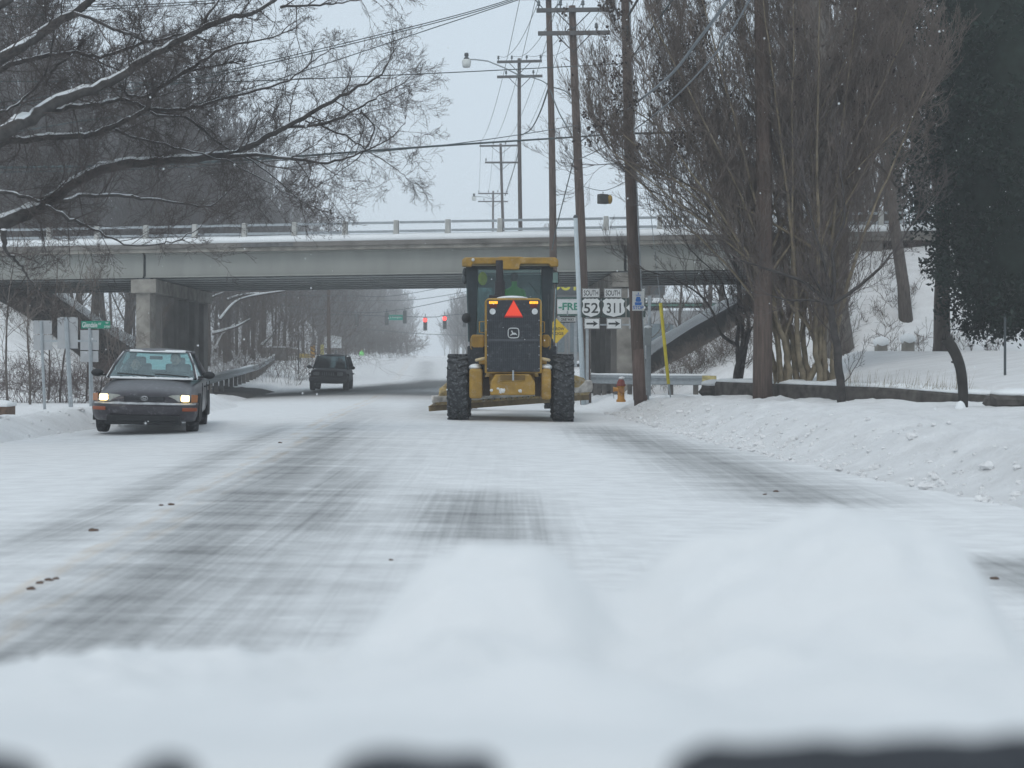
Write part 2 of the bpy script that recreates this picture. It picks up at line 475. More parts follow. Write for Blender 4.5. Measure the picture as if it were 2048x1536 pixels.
def bare_material(name, road):
    m = bpy.data.materials.new(name); m.use_nodes = True
    n = m.node_tree; N = n.nodes; L = n.links; b = N['Principled BSDF']
    b.inputs['Roughness'].default_value = 0.85; b.inputs['Specular IOR Level'].default_value = 0.15
    at = N.new('ShaderNodeAttribute'); at.attribute_name = 'bare'
    tc = N.new('ShaderNodeTexCoord')
    def nzn(scale, rot, sc_, det=6, rough=.6):
        mp = N.new('ShaderNodeMapping'); mp.inputs['Scale'].default_value = scale; mp.inputs['Rotation'].default_value = (0, 0, rot)
        L.new(tc.outputs['Object'], mp.inputs[0])
        q = N.new('ShaderNodeTexNoise'); q.inputs['Scale'].default_value = sc_; q.inputs['Detail'].default_value = det; q.inputs['Roughness'].default_value = rough
        L.new(mp.outputs[0], q.inputs['Vector']); return q.outputs[0]
    def math_(op, a, b_):
        q = N.new('ShaderNodeMath'); q.operation = op
        for i, v in enumerate((a, b_)):
            if hasattr(v, 'links'): L.new(v, q.inputs[i])
            else: q.inputs[i].default_value = v
        return q.outputs[0]
    def rng(v, a, b_, c=0, d=1):
        q = N.new('ShaderNodeMapRange'); q.inputs[1].default_value = a; q.inputs[2].default_value = b_; q.inputs[3].default_value = c; q.inputs[4].default_value = d
        L.new(v, q.inputs[0]); return q.outputs[0]
    if road:
        wind = nzn((.30, 1.5, 1), .04, 1.6, 9, .68)               # wind drift streaks across
        wind2 = nzn((.9, 7, 1), -.03, 1.7, 9, .7)
        track = nzn((9, .16, 1), -.056, 1.0, 7, .62)          # tyre tracks along
        fine = nzn((1, 1, 1), 0, 30, 8, .75)
        s = math_('MULTIPLY', rng(wind, .3, .7, -.5, .5), .75)
        s = math_('ADD', s, math_('MULTIPLY', rng(wind2, .3, .7, -.5, .5), .16))
        s = math_('ADD', s, math_('MULTIPLY', rng(track, .3, .7, -.5, .5), .42))
        tr2 = nzn((34, .25, 1), -.056, 1.0, 3)
        s = math_('ADD', s, math_('MULTIPLY', rng(tr2, .3, .7, -.5, .5), .26))
        s = math_('ADD', s, math_('MULTIPLY', rng(fine, .3, .7, -.5, .5), .34))
        s = math_('MULTIPLY', s, rng(at.outputs['Fac'], 0, .6, .22, .80))
        s = math_('ADD', s, at.outputs['Fac'])
        fac = rng(s, .06, 1.45, 0, .98)
        fac = math_('MINIMUM', math_('MAXIMUM', fac, 0.0), .95)
    else:
        big = nzn((1, 1, 1), 0, 1.2)
        fine = nzn((1, 1, 1), 0, 12, 8, .7)
        s = math_('ADD', at.outputs['Fac'], math_('MULTIPLY', rng(big, .3, .7, -.5, .5), .5))
        s = math_('ADD', s, math_('MULTIPLY', rng(fine, .3, .7, -.5, .5), .35))
        fac = rng(s, .45, .75, 0, .96)
    # snow colour
    sn = N.new('ShaderNodeValToRGB'); sn.color_ramp.elements[0].position = .35; sn.color_ramp.elements[1].position = .62
    sn.color_ramp.elements[0].color = (.67, .675, .68, 1) if road else (.78, .78, .78, 1)
    sn.color_ramp.elements[1].color = (.79, .80, .805, 1) if road else (.88, .885, .89, 1)
    L.new(nzn((1, 2, 1), 0, 3 if road else 1.5, 8, .65), sn.inputs[0])
    dk = N.new('ShaderNodeValToRGB'); dk.color_ramp.elements[0].color = (.075, .079, .080, 1) if road else (.028, .027, .026, 1)
    dk.color_ramp.elements[1].color = (.135, .138, .138, 1) if road else (.07, .066, .062, 1)
    L.new(nzn((1, 1, 1), 0, 6, 8, .7), dk.inputs[0])
    base = sn.outputs[0]
    if road:   # yellow centre line paint showing through thin snow
        sp = N.new('ShaderNodeSeparateXYZ'); L.new(tc.outputs['Object'], sp.inputs[0])
        l = math_('ADD', math_('ADD', sp.outputs[0], math_('MULTIPLY', sp.outputs[1], .056)), 2.05)
        def band(c, h):
            a = math_('ABSOLUTE', math_('SUBTRACT', l, c), 0.0)
            return rng(a, h * .4, h, 1, 0)
        yl = math_('MAXIMUM', band(-.08, .10), band(.16, .09))
        yl = math_('MULTIPLY', yl, rng(nzn((2, .5, 1), 0, 2.2, 6), .45, .66, 0, .42))
        mx = N.new('ShaderNodeMix'); mx.data_type = 'RGBA'
        L.new(yl, mx.inputs[0]); L.new(base, mx.inputs[6]); mx.inputs[7].default_value = (.66, .50, .33, 1)
        base = mx.outputs[2]
    mx = N.new('ShaderNodeMix'); mx.data_type = 'RGBA'
    L.new(fac, mx.inputs[0]); L.new(base, mx.inputs[6]); L.new(dk.outputs[0], mx.inputs[7])
    L.new(mx.outputs[2], b.inputs['Base Color'])
    bp = N.new('ShaderNodeBump'); bp.inputs['Strength'].default_value = .35 if road else .8; bp.inputs['Distance'].default_value = .02 if road else .09
    L.new(nzn((1, 1, 1), 0, 25 if road else 7, 10, .75), bp.inputs['Height']); L.new(bp.outputs[0], b.inputs['Normal'])
    return m

ys = axis(-12, 42, 6, 30, .14, 1.05)
ys = [v for v in ys if v < 42.5] + axis(43, 900, 43, 66, .45, 1.06)
xs = axis(-520, 520, -16, 3.0, .3, 1.13)
xs = [v for v in xs if v <= 1.5] + axis(1.5, 520, 1.5, 9, .11, 1.08)[1:]
g = grid_mesh('ground', lambda y: xs, ys, ground_z, bare_material('snow_ground', False), bare_ground)
tag(g, kind='structure')
ysr = axis(-10, 880, 3, 40, .16, 1.04)
def xrow(y):
    a, b = xl(y) - .25, xr(y) + .25
    return [a + (b - a) * i / 110 for i in range(111)]
rd = grid_mesh('road', xrow, ysr, road_z, bare_material('snowy_asphalt', True), bare_road)
tag(rd, kind='structure')
# ------------------------------------------------------------------ bridge
br = thing('road_bridge', 'grey steel girder road bridge with concrete rail posts crossing over the snowy street', 'bridge')
def bbox(u0, u1, v0, v1, z0, z1, name, mat, parent=br, bevel=0.0):
    m = MB(); n = max(1, int((u1 - u0) / 2))
    secs = []
    for i in range(n + 1):
        u = u0 + (u1 - u0) * i / n
        secs.append([BP(u, v0, z0), BP(u, v0, z1), BP(u, v1, z1), BP(u, v1, z0)])
    m.loft(secs, close=True)
    return fixnormals(m.build(name, mat, parent, bevel=bevel))
U0, U1 = -34, 30
bbox(U0, U1, -.35, BW + .35, 5.16, 5.30, 'deck_slab', CONC)
bbox(U0, U1, -.42, .05, 5.303, 5.47, 'curb', CONCD)
bbox(U0, U1, BW - .05, BW + .42, 5.303, 5.47, 'curb', CONCD)
spans = [(UL - .1, -9.07), (-8.97, 9.0), (9.1, UR + .1)]
vv = [0.0] + [BW * k / 7 for k in range(1, 8)]
for (a, b) in spans:
    for i, v in enumerate(vv):
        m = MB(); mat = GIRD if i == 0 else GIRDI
        secs = []
        zb = 4.24
        for u in (a, (a + b) / 2, b):
            pr = [(-.16, zb), (-.16, zb + .05), (-.02, zb + .06), (-.02, 5.1), (-.14, 5.11), (-.14, 5.156), (.14, 5.156), (.14, 5.11), (.02, 5.1), (.02, zb + .06), (.16, zb + .05), (.16, zb)]
            secs.append([BP(u, v + dv, z) for dv, z in pr])
        m.loft(secs, close=True)
        gd = fixnormals(m.build('girder', mat, br))
        if i:
            m = MB(); m.loft([[BP(u, v + dv, z) for dv, z in ((-.17, zb - .004), (-.17, zb + .035), (.17, zb + .035), (.17, zb - .004))] for u in (a, (a + b) / 2, b)], close=True)
            fixnormals(m.build('flange', M('bounce_lit_flange', (.42, .44, .44), var=.15, vs=1), gd))  # paler flange colour stands in for light bounced up off the ground
for u in (-9.0, 9.05):
    cap = bbox(u - .5, u + .5, -.3, BW + .3, 3.66, 4.18, 'pier_cap', CONC, bevel=.03)
    for k in range(6):
        v = .1 + k * (BW - .2) / 5
        m = MB(); c = BP(u, v, 0)
        m.box((c.x, c.y, 1.52), (.56, .56, 4.3), rot=-BA)
        c = m.build('pier_column', CONC if k == 0 else CONCD, br, bevel=.03)  # inner columns darker: shade under the deck put into the colour
    m = MB()
    for v in vv: 
        c = BP(u, v, 4.21); m.box(c, (.5, .3, .055), rot=-BA)
    m.build('bearing_pad', STEELD, br)
for u, s in ((UL - .4, -1), (UR + .4, 1)):
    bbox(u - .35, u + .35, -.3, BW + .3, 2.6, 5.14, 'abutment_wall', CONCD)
# snow ridge shoved against the curb
for v0 in (.1, BW - .75):
    m = MB(); secs = []
    for i in range(161):
        u = U0 + (U1 - U0) * i / 160; h = .26 + .03 * nz(u, 7, 0, .5) + .02 * nz(u, 3, 0, 4)
        secs.append([BP(u, v0 - .02, 5.302), BP(u, v0 - .5 + .04 * nz(u, 1, 0, 3), 5.475), BP(u, v0 - .36, 5.48 + h * .85), BP(u, v0 - .05, 5.5 + h), BP(u, v0 + .5, 5.45 + h * .7), BP(u, v0 + .8, 5.3)])
    m.loft(secs, close=True)
    fixnormals(m.build('snow_ridge', SNOW, br, smooth=True))
nposts = 0
for side, v in ((0, -.16), (1, BW + .16)):
    k = -17
    while k <= 15:
        u = -4.12 + .0 + k * 1.92 + .95
        if U0 < u < U1:
            m = MB(); a = -BA
            zb = 5.47; hw = .085
            pts = [(-.16, zb), (-.16, zb + .05), (-.10, zb + .22), (-.075, zb + .4), (-.07, zb + .74), (.07, zb + .74), (.07, zb), ]
            # profile across the bridge (v,z) extruded along u, plus a flared foot along u
            base = BP(u, v, 0)
            secs = []
            foot = [(-.2, zb), (-.14, zb + .12), (-.09, zb + .36), (-.085, zb + .74), (.085, zb + .74), (.085, zb)]
            s0 = [Vector((x, -.10, z)) for x, z in foot]; s1 = [Vector((x, .10, z)) for x, z in foot]
            mat = Matrix.Rotation(-BA, 3, 'Z')
            m.loft([[mat @ q + base for q in s0], [mat @ q + base for q in s1]], close=True)
            fixnormals(m.build('railing_post', CONCL, br, bevel=.012)); nposts += 1
            for h in (.34, .66):
                m = MB()
                p0 = BP(u + .09, v - .02, zb + h); p1 = BP(u + 1.92 - .09, v - .02, zb + h)
                for q in (p0, p1): pass
                d = (p1 - p0)
                m.box((p0 + p1) / 2, (d.length - .06, .07, .085), rot=-BA)
                m.build('rail', GALV, br)
        k += 1
# dark patch on the deck edge
bbox(-5.2, -3.2, -.428, -.41, 5.31, 5.45, 'repair_patch', M('patch_dark', (.12, .12, .12), var=.3))

# ------------------------------------------------------------------ guardrails
def wbeam(name, label, pts, zbase, post_every, parent_snow=True, htop=.72, endcap=False):
    t = thing(name, label, 'guardrail', loc=(pts[0][0], pts[0][1], zbase(pts[0][0], pts[0][1])))
    loc = Vector(t.location)
    prof = [(0, 0), (.06, .03), (.06, .09), (.0, .13), (.0, .18), (.06, .22), (.06, .28), (0, .31)]
    P3 = []
    for (x, y) in pts: P3.append(Vector((x, y, zbase(x, y))))
    # resample
    path = []
    for a, b in zip(P3, P3[1:]):
        n = max(1, int((b - a).length / 1.0))
        for i in range(n): path.append(a.lerp(b, i / n))
    path.append(P3[-1])
    path = [p - loc for p in path]
    m = MB(); secs = []; sn = MB(); ssecs = []
    for i, p in enumerate(path):
        d = (path[min(i + 1, len(path) - 1)] - path[max(0, i - 1)]).normalized()
        nrm = Vector((d.y, -d.x, 0))
        pw = p + loc
        if nrm.dot(Vector((-pw.x, -pw.y, 0))) < 0: nrm = -nrm
        secs.append([p + nrm * (o + .0) + Vector((0, 0, htop - .31 + z)) for o, z in prof] + [p + nrm * (o - .012) + Vector((0, 0, htop - .31 + z)) for o, z in reversed(prof)])
        k = .045 + .02 * nz(i, 0, 0, 1.7)
        ssecs.append([p + nrm * o + Vector((0, 0, htop + z)) for o, z in ((.07, -.02), (.06, k * .7), (0, k), (-.1, k * .8), (-.13, -.02))])
    m.loft(secs, close=True)
    fixnormals(m.build('beam', GALV, t, smooth=False))
    sn.loft(ssecs, close=True); fixnormals(sn.build('snow_cap', SNOW, t, smooth=True))
    i = 0; L = 0; nxt = .3
    for a, b in zip(path, path[1:]):
        seg = (b - a).length
        while nxt <= L + seg:
            q = a.lerp(b, (nxt - L) / seg); dd = (b - a).normalized(); nrm = Vector((dd.y, -dd.x, 0)); qw = q + loc
            if nrm.dot(Vector((-qw.x, -qw.y, 0))) < 0: nrm = -nrm
            pm = MB(); pm.box(q - nrm * .11 + Vector((0, 0, htop / 2 - .25)), (.15, .16, htop + .4))
            pm.build('post', M('guard_post_wood', (.13, .12, .11), var=.3), t)
            nxt += post_every
        L += seg
    return t
wbeam('guardrail', 'snow topped steel guardrail curving off to the left beyond the bridge', [(-10.9, 47.5), (-11.6, 55), (-13.4, 75), (-16.0, 95), (-18.3, 110)], lambda x, y: interp(y, [(47, -.12), (60, .0), (75, .28), (95, .68), (110, .9)]), 1.9, htop=.54)
rg = wbeam('guardrail', 'snow topped steel guardrail beside the right bridge pier', [(2.75, 53), (2.95, 49), (4.0, 46.3), (6.1, 44.2)], lambda x, y: interp(y, [(44, -.05), (53, -.12)]), 1.0, htop=.70)
e0 = P(1405, 753, 44.1)
em = MB(); em.box(Vector((6.12, 44.12, .47)) - Vector(rg.location), (.5, .05, .34), rot=-.75)
em.build('end_plate', M('end_plate_yellow', (.45, .38, .16), var=.4, vs=7), rg)

# ------------------------------------------------------------------ poles
def gz(x, y): return max(ground_z(x, y), road_z(x, y)) if xl(y) < x < xr(y) else ground_z(x, y)

def util_pole(px_top, py_top, px_bot, d, w_top, w_bot, label, mat=POLE, arms=(), name='utility_pole', zbot=None):
    top = P(px_top, py_top, d); xb = (px_bot - 1024) / F * d
    zb = gz(xb, d) - .25 if zbot is None else zbot
    t = thing(name, label, 'utility pole', loc=(xb, d, zb), group='wooden utility poles along the right side of the street')
    o = Vector(t.location)
    m = MB(); n = 10
    pts = []; rs = []
    for i in range(n + 1):
        k = i / n; q = Vector((0, 0, 0)).lerp(top - o, k); q.x += .03 * math.sin(k * 5 + d)
        pts.append(q); rs.append((w_bot + (w_top - w_bot) * k) / F * d / 2)
    m.tube(pts, rs, 14); m.build('pole', mat, t, smooth=True)
    res = []
    for (py, x0, x1, ins, rise) in arms:
        a = P(x0, py, d - .18) - o; b = P(x1, py + rise, d - .18) - o
        am = MB(); mid = (a + b) / 2; L = (b - a).length
        am.box(mid, (L, .10, .12), rot=Matrix.Rotation(-math.atan2((b - a).z, (b - a).x), 3, 'Y'))
        am.build('crossarm', M('arm_wood', (.11, .11, .11), var=.3), t)
        c = top - o; bx = (P((px_top), py + rise * .5, d) - o)
        s = MB()
        for e in (-1, 1):
            s.tube([bx + Vector((e * L * .27, -.2, -.02)), bx + Vector((0, -.17, -.62))], .018, 5)
        s.build('brace', STEELD, t)
        ends = []
        for f in ins:
            q = a.lerp(b, f) + Vector((0, 0, .06))
            im = MB(); im.latheZ(q, [(.02, 0), (.02, .08), (.055, .09), (.06, .13), (.04, .15), (.055, .17), (.045, .22), (.02, .25)], 8)
            im.build('insulator', M('insulator_glaze', (.12, .14, .15), rough=.3), t, smooth=True)
            ends.append(q + o + Vector((0, 0, .22)))
        res.append(ends)
    return t, res
pA, _ = util_pole(1247, -60, 1281, 34, 18, 26.5, 'stout brown utility pole standing right of the orange hydrant', arms=())
o = Vector(pA.location); m = MB()
a = P(1232, 10, 33.8) - o; 
for e in (-1, 1):
    m.tube([P(1247 + e * 55, -45, 33.7) - o, P(1248 + e * 8, 32, 33.8) - o], .03, 6)
m.build('brace', STEELD, pA)
m = MB(); q = P(1247, -50, 33.7) - o; m.box(q, (2.6, .12, .14)); m.build('crossarm', M('arm_wood', (.11, .11, .11)), pA)
m = MB()   # conduit and lower sleeve
m.tube([P(1257, -50, 33.9) - o, P(1270, 300, 33.9) - o, P(1286, 640, 33.9) - o, P(1293, 790, 33.9) - o], .018, 6); m.build('conduit', GALV, pA)
m = MB(); m.tube([P(1276.5, 698, 34) - o, P(1281, 800, 34) - o], [.158, .172], 14); m.build('bark_sleeve', M('reddish_sleeve', (.14, .095, .08), var=.3, vs=5, stretch=(4, 4, .5)), pA, smooth=True)
m = MB(); m.box(P(1252, 62, 33.75) - o, (.1, .1, .25)); m.box(P(1263, 205, 33.72) - o, (.1, .12, .12)); m.box(P(1258, 130, 33.75) - o, (.08, .1, .12)); m.build('bracket', STEELD, pA)

pB, bArms = util_pole(1146, 12, 1172, 44, 14, 23, 'brown utility pole with two crossarms beside the pale metal post', arms=((21, 1073, 1218, (.03, .33, .64, .97), -2), (67, 1076, 1220, (.81,), -2)))
pC, cArms = util_pole(1097, -45, 1110, 49, 11.5, 17, 'reddish utility pole rising behind the cab of the grader', arms=((-4, 1040, 1158, (.03, .3, .7, .97), 0),))
pD, dArms = util_pole(1039, 117, 1043, 70, 7, 10, 'utility pole carrying the curved lamp arm behind the bridge rail', mat=POLEF, arms=((124, 994, 1084, (.03, .33, .66, .97), -2), (154, 994, 1085, (.2, .8), -2)))
pE, eArms = util_pole(1002, 287, 1012, 100, 5, 8, 'hazy utility pole with two thin crossarms left of the lamp pole', mat=POLEF, arms=((292, 959, 1038, (.03, .35, .66, .97), -1), (325, 970, 1040, (.03,), 0)))
pF, fArms = util_pole(986, 382, 987, 140, 4, 6, 'farthest and shortest utility pole above the bridge rail', mat=POLEF, arms=((387, 956, 1016, (.03, .35, .66, .97), 0), (403, 956, 1016, (.2,), 0)))
pG, _ = util_pole(1522, -60, 1528, 30, 27, 40, 'reddish brown utility pole among the tan stemmed clump', arms=())
# far side pole seen through the underpass
pH, _ = util_pole(656, 470, 659, 98, 5, 8, 'brown utility pole seen through the underpass behind the dark car', mat=POLE, arms=(), zbot=.1)

def lamp(pole, label_d, pts, d, head, s=1.0):
    o = Vector(pole.location)
    m = MB(); m.tube([P(x, y, d) - o for x, y in pts], .035 * s, 6); m.build('lamp_arm', GALV, pole, smooth=True)
    c = P(head[0], head[1], d) - o
    m = MB(); m.latheZ(c, [(.02, .36 * s), (.10 * s, .34 * s), (.11 * s, .2 * s), (.06 * s, .16 * s), (.13 * s, .1 * s), (.15 * s, .0), (.02, -.02)], 12)
    l = m.build('lamp_head', STEELD, pole, smooth=True)
    m = MB(); m.latheZ(c, [(.17 * s, .02 * s), (.235 * s, -.05 * s), (.20 * s, -.30 * s), (.17 * s, -.36 * s), (.02, -.37 * s)], 14)
    m.build('lamp_glass', M('lamp_glass_white', (.62, .64, .62), rough=.4), l, smooth=True)
lamp(pD, '', [(1037, 150), (1010, 136), (975, 122), (950, 119), (936, 119)], 69.8, (933, 120))
lamp(pF, '', [(986, 399), (968, 394), (950, 393)], 139.8, (948, 394), 1.0)

# pale metal post beside pole B
t = thing('metal_post', 'slim pale grey metal post left of the utility pole with crossarms', 'metal post', loc=P(1168, 770, 43.3))
o = Vector(t.location); o.z = gz(o.x, o.y) - .1; t.location = o
m = MB(); m.tube([Vector((0, 0, 0)), P(1151, 436, 43.3) - o], [.085, .062], 12); m.build('pole', M('pale_post_paint', (.46, .52, .55), rough=.5, var=.08), t, smooth=True)
m = MB(); m.ball(P(1151, 434, 43.3) - o, .07); m.build('cap', STEELD, t, smooth=True)

# ------------------------------------------------------------------ wires
def wire(pts, r, label, group=None, mat=WIRE):
    """pts world points; sag already in them. smooth by catmull-rom"""
    pts = [Vector(p) for p in pts]
    out = []
    for i in range(len(pts) - 1):
        p0 = pts[max(0, i - 1)]; p1 = pts[i]; p2 = pts[i + 1]; p3 = pts[min(len(pts) - 1, i + 2)]
        for k in range(10):
            t = k / 10
            out.append(.5 * ((2 * p1) + (-p0 + p2) * t + (2 * p0 - 5 * p1 + 4 * p2 - p3) * t * t + (-p0 + 3 * p1 - 3 * p2 + p3) * t ** 3))
    out.append(pts[-1])
    m = MB(); m.tube(out, r, 5); ob = m.build('overhead_wire', mat, None, smooth=True)
    return tag(ob, label, 'wire', group)
def sag(a, b, s, n=3):
    r = [a]
    for i in range(1, n + 1):
        k = i / (n + 1); q = a.lerp(b, k); q.z -= s * 4 * k * (1 - k); r.append(q)
    return r + [b]
wire([P(-700, 345, 26), P(-40, 336, 30), P(400, 325, 33), P(860, 293, 37), P(1166, 273, 44), P(1268, 267, 34), P(1700, 262, 34)], .028, 'thick dark cable crossing the street just above the bridge rail')
wire([P(-700, 350, 26), P(-40, 345, 30), P(400, 332, 34), P(880, 291, 38), P(1160, 250, 44)], .012, 'thin wire running just above the thick street crossing cable')
wire([P(-700, 170, 24), P(0, 163, 28), P(400, 165, 30), P(860, 147, 33), P(1250, 127, 34)], .012, 'single thin wire crossing the street level with the lamp head')
for k, (y0, y1, y2) in enumerate(((120, 34, -8), (128, 38, -6), (178, 45, -2))):
    wire([P(-300, y0 + 120 + 12 * k, 26), P(150, y0 + 66, 28), P(400, y0 + 32 - 2 * k, 30), P(900, y1, 32), P(1130, y2 - 30, 33.5)], .011,
         ['uppermost of the three thin wires rising to the upper right across the sky', 'middle of the three thin wires rising to the upper right across the sky', 'lowest of the three thin wires rising to the upper right across the sky'][k], 'three wires fanning up from the left')
wire([P(-300, 16, 26), P(0, 15, 28), P(300, 9, 29), P(700, -20, 30)], .010, 'thin wire crossing the tree limbs in the top left corner')
wire([P(-300, 48, 26), P(0, 35, 28), P(220, 18, 29), P(440, 4, 30), P(700, -30, 30)], .010, 'lower thin wire slanting behind the limbs in the top left corner')
wire([P(1162, 282, 43.8), P(1240, 228, 33), P(1330, 160, 25), P(1400, 75, 20), P(1500, -60, 16)], .025, 'thickest grey cable bundle climbing to the upper right', mat=M('grey_bundle', (.19, .21, .225), var=.15))
wire([P(1160, 318, 43.8), P(1235, 280, 35), P(1330, 212, 27), P(1440, 95, 21), P(1530, -60, 17)], .015, 'grey cable below the thick bundle climbing to the upper right', mat=M('grey_bundle', (.22, .25, .27)))
wire([P(1262, 118, 34), P(1330, 20, 30), P(1390, -60, 27)], .02, 'dark cable leaving the stout pole for the upper right')
wire([P(1160, 178, 44), P(1230, 138, 40), P(1330, 60, 36), P(1420, -40, 33)], .012, 'thin wire slanting up past the stout pole')
# thick drop cables between poles
wire([P(1097, 176, 49), P(1080, 225, 56), P(1062, 258, 64), P(1043, 270, 70)], .03, 'dark drop cable sagging from the reddish pole to the lamp pole')
wire([P(1099, 176, 49), P(1118, 225, 47), P(1143, 268, 44)], .022, 'dark drop cable sagging from the reddish pole to the crossarm pole')
wire([P(1039, 148, 70), P(1080, 160, 60), P(1100, 172, 52), P(1130, 182, 47), P(1141, 196, 44)], .022, 'pale cable joining the lamp pole to the crossarm pole')
wire([P(1148, 318, 44), P(1132, 380, 44.6), P(1113, 455, 45.6), P(1104, 500, 46)], .018, 'slanting guy wire left of the crossarm pole')
wire([P(1010, 392, 100), P(1030, 330, 84), P(1040, 285, 70)], .025, 'dark cable rising from the rail to the lamp pole')
GP = 'power lines strung from crossarm to crossarm'
lab = ['thin power line, %s of the four that run %s']
for i in range(4):
    od = ('outermost left', 'second from left', 'third from left', 'outermost right')[i]
    wire(sag(cArms[0][i], eArms[0][i], .9), .011, 'thin power line, %s of four from the reddish pole to the hazy pole' % od, GP)
    wire(sag(bArms[0][i], dArms[0][i], .6), .010, 'thin power line, %s of four from the crossarm pole to the lamp pole' % od, GP)
    wire(sag(eArms[0][i], fArms[0][i], .7), .012, 'thin power line, %s of four from the hazy pole to the farthest pole' % od, GP)

# side-on signal head hung from a span wire near the right trees
wire([P(1163, 372, 44), P(1208, 381, 40), P(1258, 360, 34)], .010, 'short span wire holding the yellow signal head between two poles')
t = thing('traffic_signal', 'yellow and dark signal head hanging between two poles, seen from its side', 'traffic signal', loc=P(1206, 398, 40), rz=.5)
t.scale = (.8, .8, .85)
m = MB(); m.box((0, 0, 0), (.36, .24, .32)); m.build('housing', M('signal_dark', (.06, .06, .055)), t, bevel=.03)
m = MB(); m.tube([(.14, 0, 0), (.30, 0, 0)], [.15, .15], 14); m.build('visor', M('signal_yellow', (.30, .19, .04), var=.3), t, smooth=True)
m = MB(); m.tube([(0, 0, .16), (0, 0, .24)], .015, 6); m.build('hanger', STEELD, t)

# ------------------------------------------------------------------ signs on the right
def shield(w, h):
    hw = w / 2; p = []
    half = [(0, .5), (.16, .46), (.34, .44), (.42, .5), (.5, .40), (.45, .27), (.47, .1), (.5, -.06), (.49, -.22), (.40, -.36), (.2, -.44), (.06, -.47), (0, -.5)]
    # rounded highway shield
    half = [(0, .465), (.10, .49), (.22, .46), (.33, .50), (.5, .36), (.44, .24), (.44, .1), (.49, -.05), (.5, -.18), (.45, -.30), (.33, -.40), (.14, -.45), (0, -.5)]
    pts = [(x * w, z * h) for x, z in half] + [(-x * w, z * h) for x, z in reversed(half[1:-1])]
    return pts
D = 43.2; K = D / F
rs_ = thing('route_sign', 'white and black route markers for highways 52 and 311 with right arrows on steel posts', 'road sign', loc=(P(1174, 790, D).x, D, gz(P(1174, 790, D).x, D) - .05))
o = Vector(rs_.location)
def plate(pxa, pya, pxb, pyb, d, mat, parent, o, name='plate', th=.006, bev=0.0, dy=0.0):
    a = P(pxa, pya, d) - o; b = P(pxb, pyb, d) - o
    m = MB(); m.box(((a.x + b.x) / 2, a.y + dy, (a.z + b.z) / 2), (abs(b.x - a.x), th, abs(a.z - b.z)))
    return m.build(name, mat, parent, bevel=bev)
def border(pxa, pya, pxb, pyb, d, parent, o, mat=BLACKP, t=.012, inset=.012, dy=-.006):
    a = P(pxa, pya, d) - o; b = P(pxb, pyb, d) - o; x0, x1, z1, z0 = a.x + inset, b.x - inset, a.z - inset, b.z + inset
    m = MB(); y = a.y + dy
    m.box(((x0 + x1) / 2, y, z0), (x1 - x0, .003, t)); m.box(((x0 + x1) / 2, y, z1), (x1 - x0, .003, t))
    m.box((x0, y, (z0 + z1) / 2), (t, .003, z1 - z0 - t)); m.box((x1, y, (z0 + z1) / 2), (t, .003, z1 - z0 - t))
    return m.build('border', mat, parent)
cols = [(1164.5, 1199.5, 'SOUTH', '52', 1163, 1201, 1168.5, 1199.5), (1208, 1243.5, 'SOUTH', '311', 1204, 1251, 1213, 1243.5), (1255, 1290, 'SOUTH', None, 1253, 1291, 1258, 1290)]
for (a, b, word, num, sa, sb, aa, ab) in cols:
    pl = plate(a, 577, b, 595, D, WHITEP, rs_, o)
    border(a, 577, b, 595, D, pl, o)
    c = P((a + b) / 2, 586, D) - o; c.y -= .006
    lettering(word, .165, c, BLACKP, pl, width=.44, bold=.018)
    pl = plate(sa, 596, sb, 634.5, D, M('marker_dark', (.03, .05, .045)), rs_, o)
    c = P((sa + sb) / 2, 615.3, D) - o
    m = MB()
    if num: m.polyY([(x + c.x, z + c.z) for x, z in shield((sb - sa - 2) * K, 37 * K)], c.y - .009, c.y - .004)
    else: m.polyY([(c.x - .3, c.z), (c.x, c.z + .3), (c.x + .3, c.z), (c.x, c.z - .3)], c.y - .009, c.y - .004)
    fixnormals(m.build('shield', WHITEP, pl))
    if num: lettering(num, .31, (c.x, c.y - .012, c.z - .01), BLACKP, pl, width=.44 if num == '52' else .43, bold=.012)
    pl = plate(aa, 636.5, ab, 658, D, WHITEP, rs_, o)
    border(aa, 636.5, ab, 658, D, pl, o)
    c = P((aa + ab) / 2, 647.3, D) - o
    m = MB(); y = c.y
    m.polyY([(c.x - .17, c.z - .028), (c.x - .17, c.z + .028), (c.x + .05, c.z + .028), (c.x + .03, c.z + .09), (c.x + .18, c.z), (c.x + .03, c.z - .09), (c.x + .05, c.z - .028)], y - .008, y - .004)
    fixnormals(m.build('arrow', BLACKP, pl))
m = MB()
m.box(P(1174.5, 690, D) - o + Vector((0, .05, -.35)), (.09, .06, 4.1)); m.build('post', GALV, rs_)
m = MB(); m.box(P(1299, 690, D) - o + Vector((0, .05, -.3)), (.09, .06, 3.6)); m.build('post', GALV, rs_)
m = MB(); m.box(P(1237, 649.5, D) - o + Vector((0, .055, 0)), (2.1, .03, .05)); m.box(P(1237, 600, D) - o + Vector((0, .055, 0)), (2.1, .03, .05)); m.build('crossbar', GALV, rs_)

# utility cabinet on its own post
t = thing('meter_box', 'grey meter box with a snow cap on a steel post right of the stout pole', 'meter box', loc=(P(1297, 775, 35).x, 35, gz(P(1297, 775, 35).x, 35) - .05))
o = Vector(t.location)
m = MB(); m.box((-.02, 0, .7), (.07, .07, 1.5)); m.box((.04, .02, 1.1), (.04, .04, 1.9)); m.build('post', GALV, t)
q = P(1295.5, 673, 34.95) - o; m = MB(); m.box(q, (.17, .14, .44)); m.build('box', M('box_grey', (.33, .36, .37), var=.1), t, bevel=.012)
m = MB(); m.ball((q.x, q.y, q.z + .22), (.095, .08, .05)); m.build('snow_cap', SNOW, t, smooth=True)

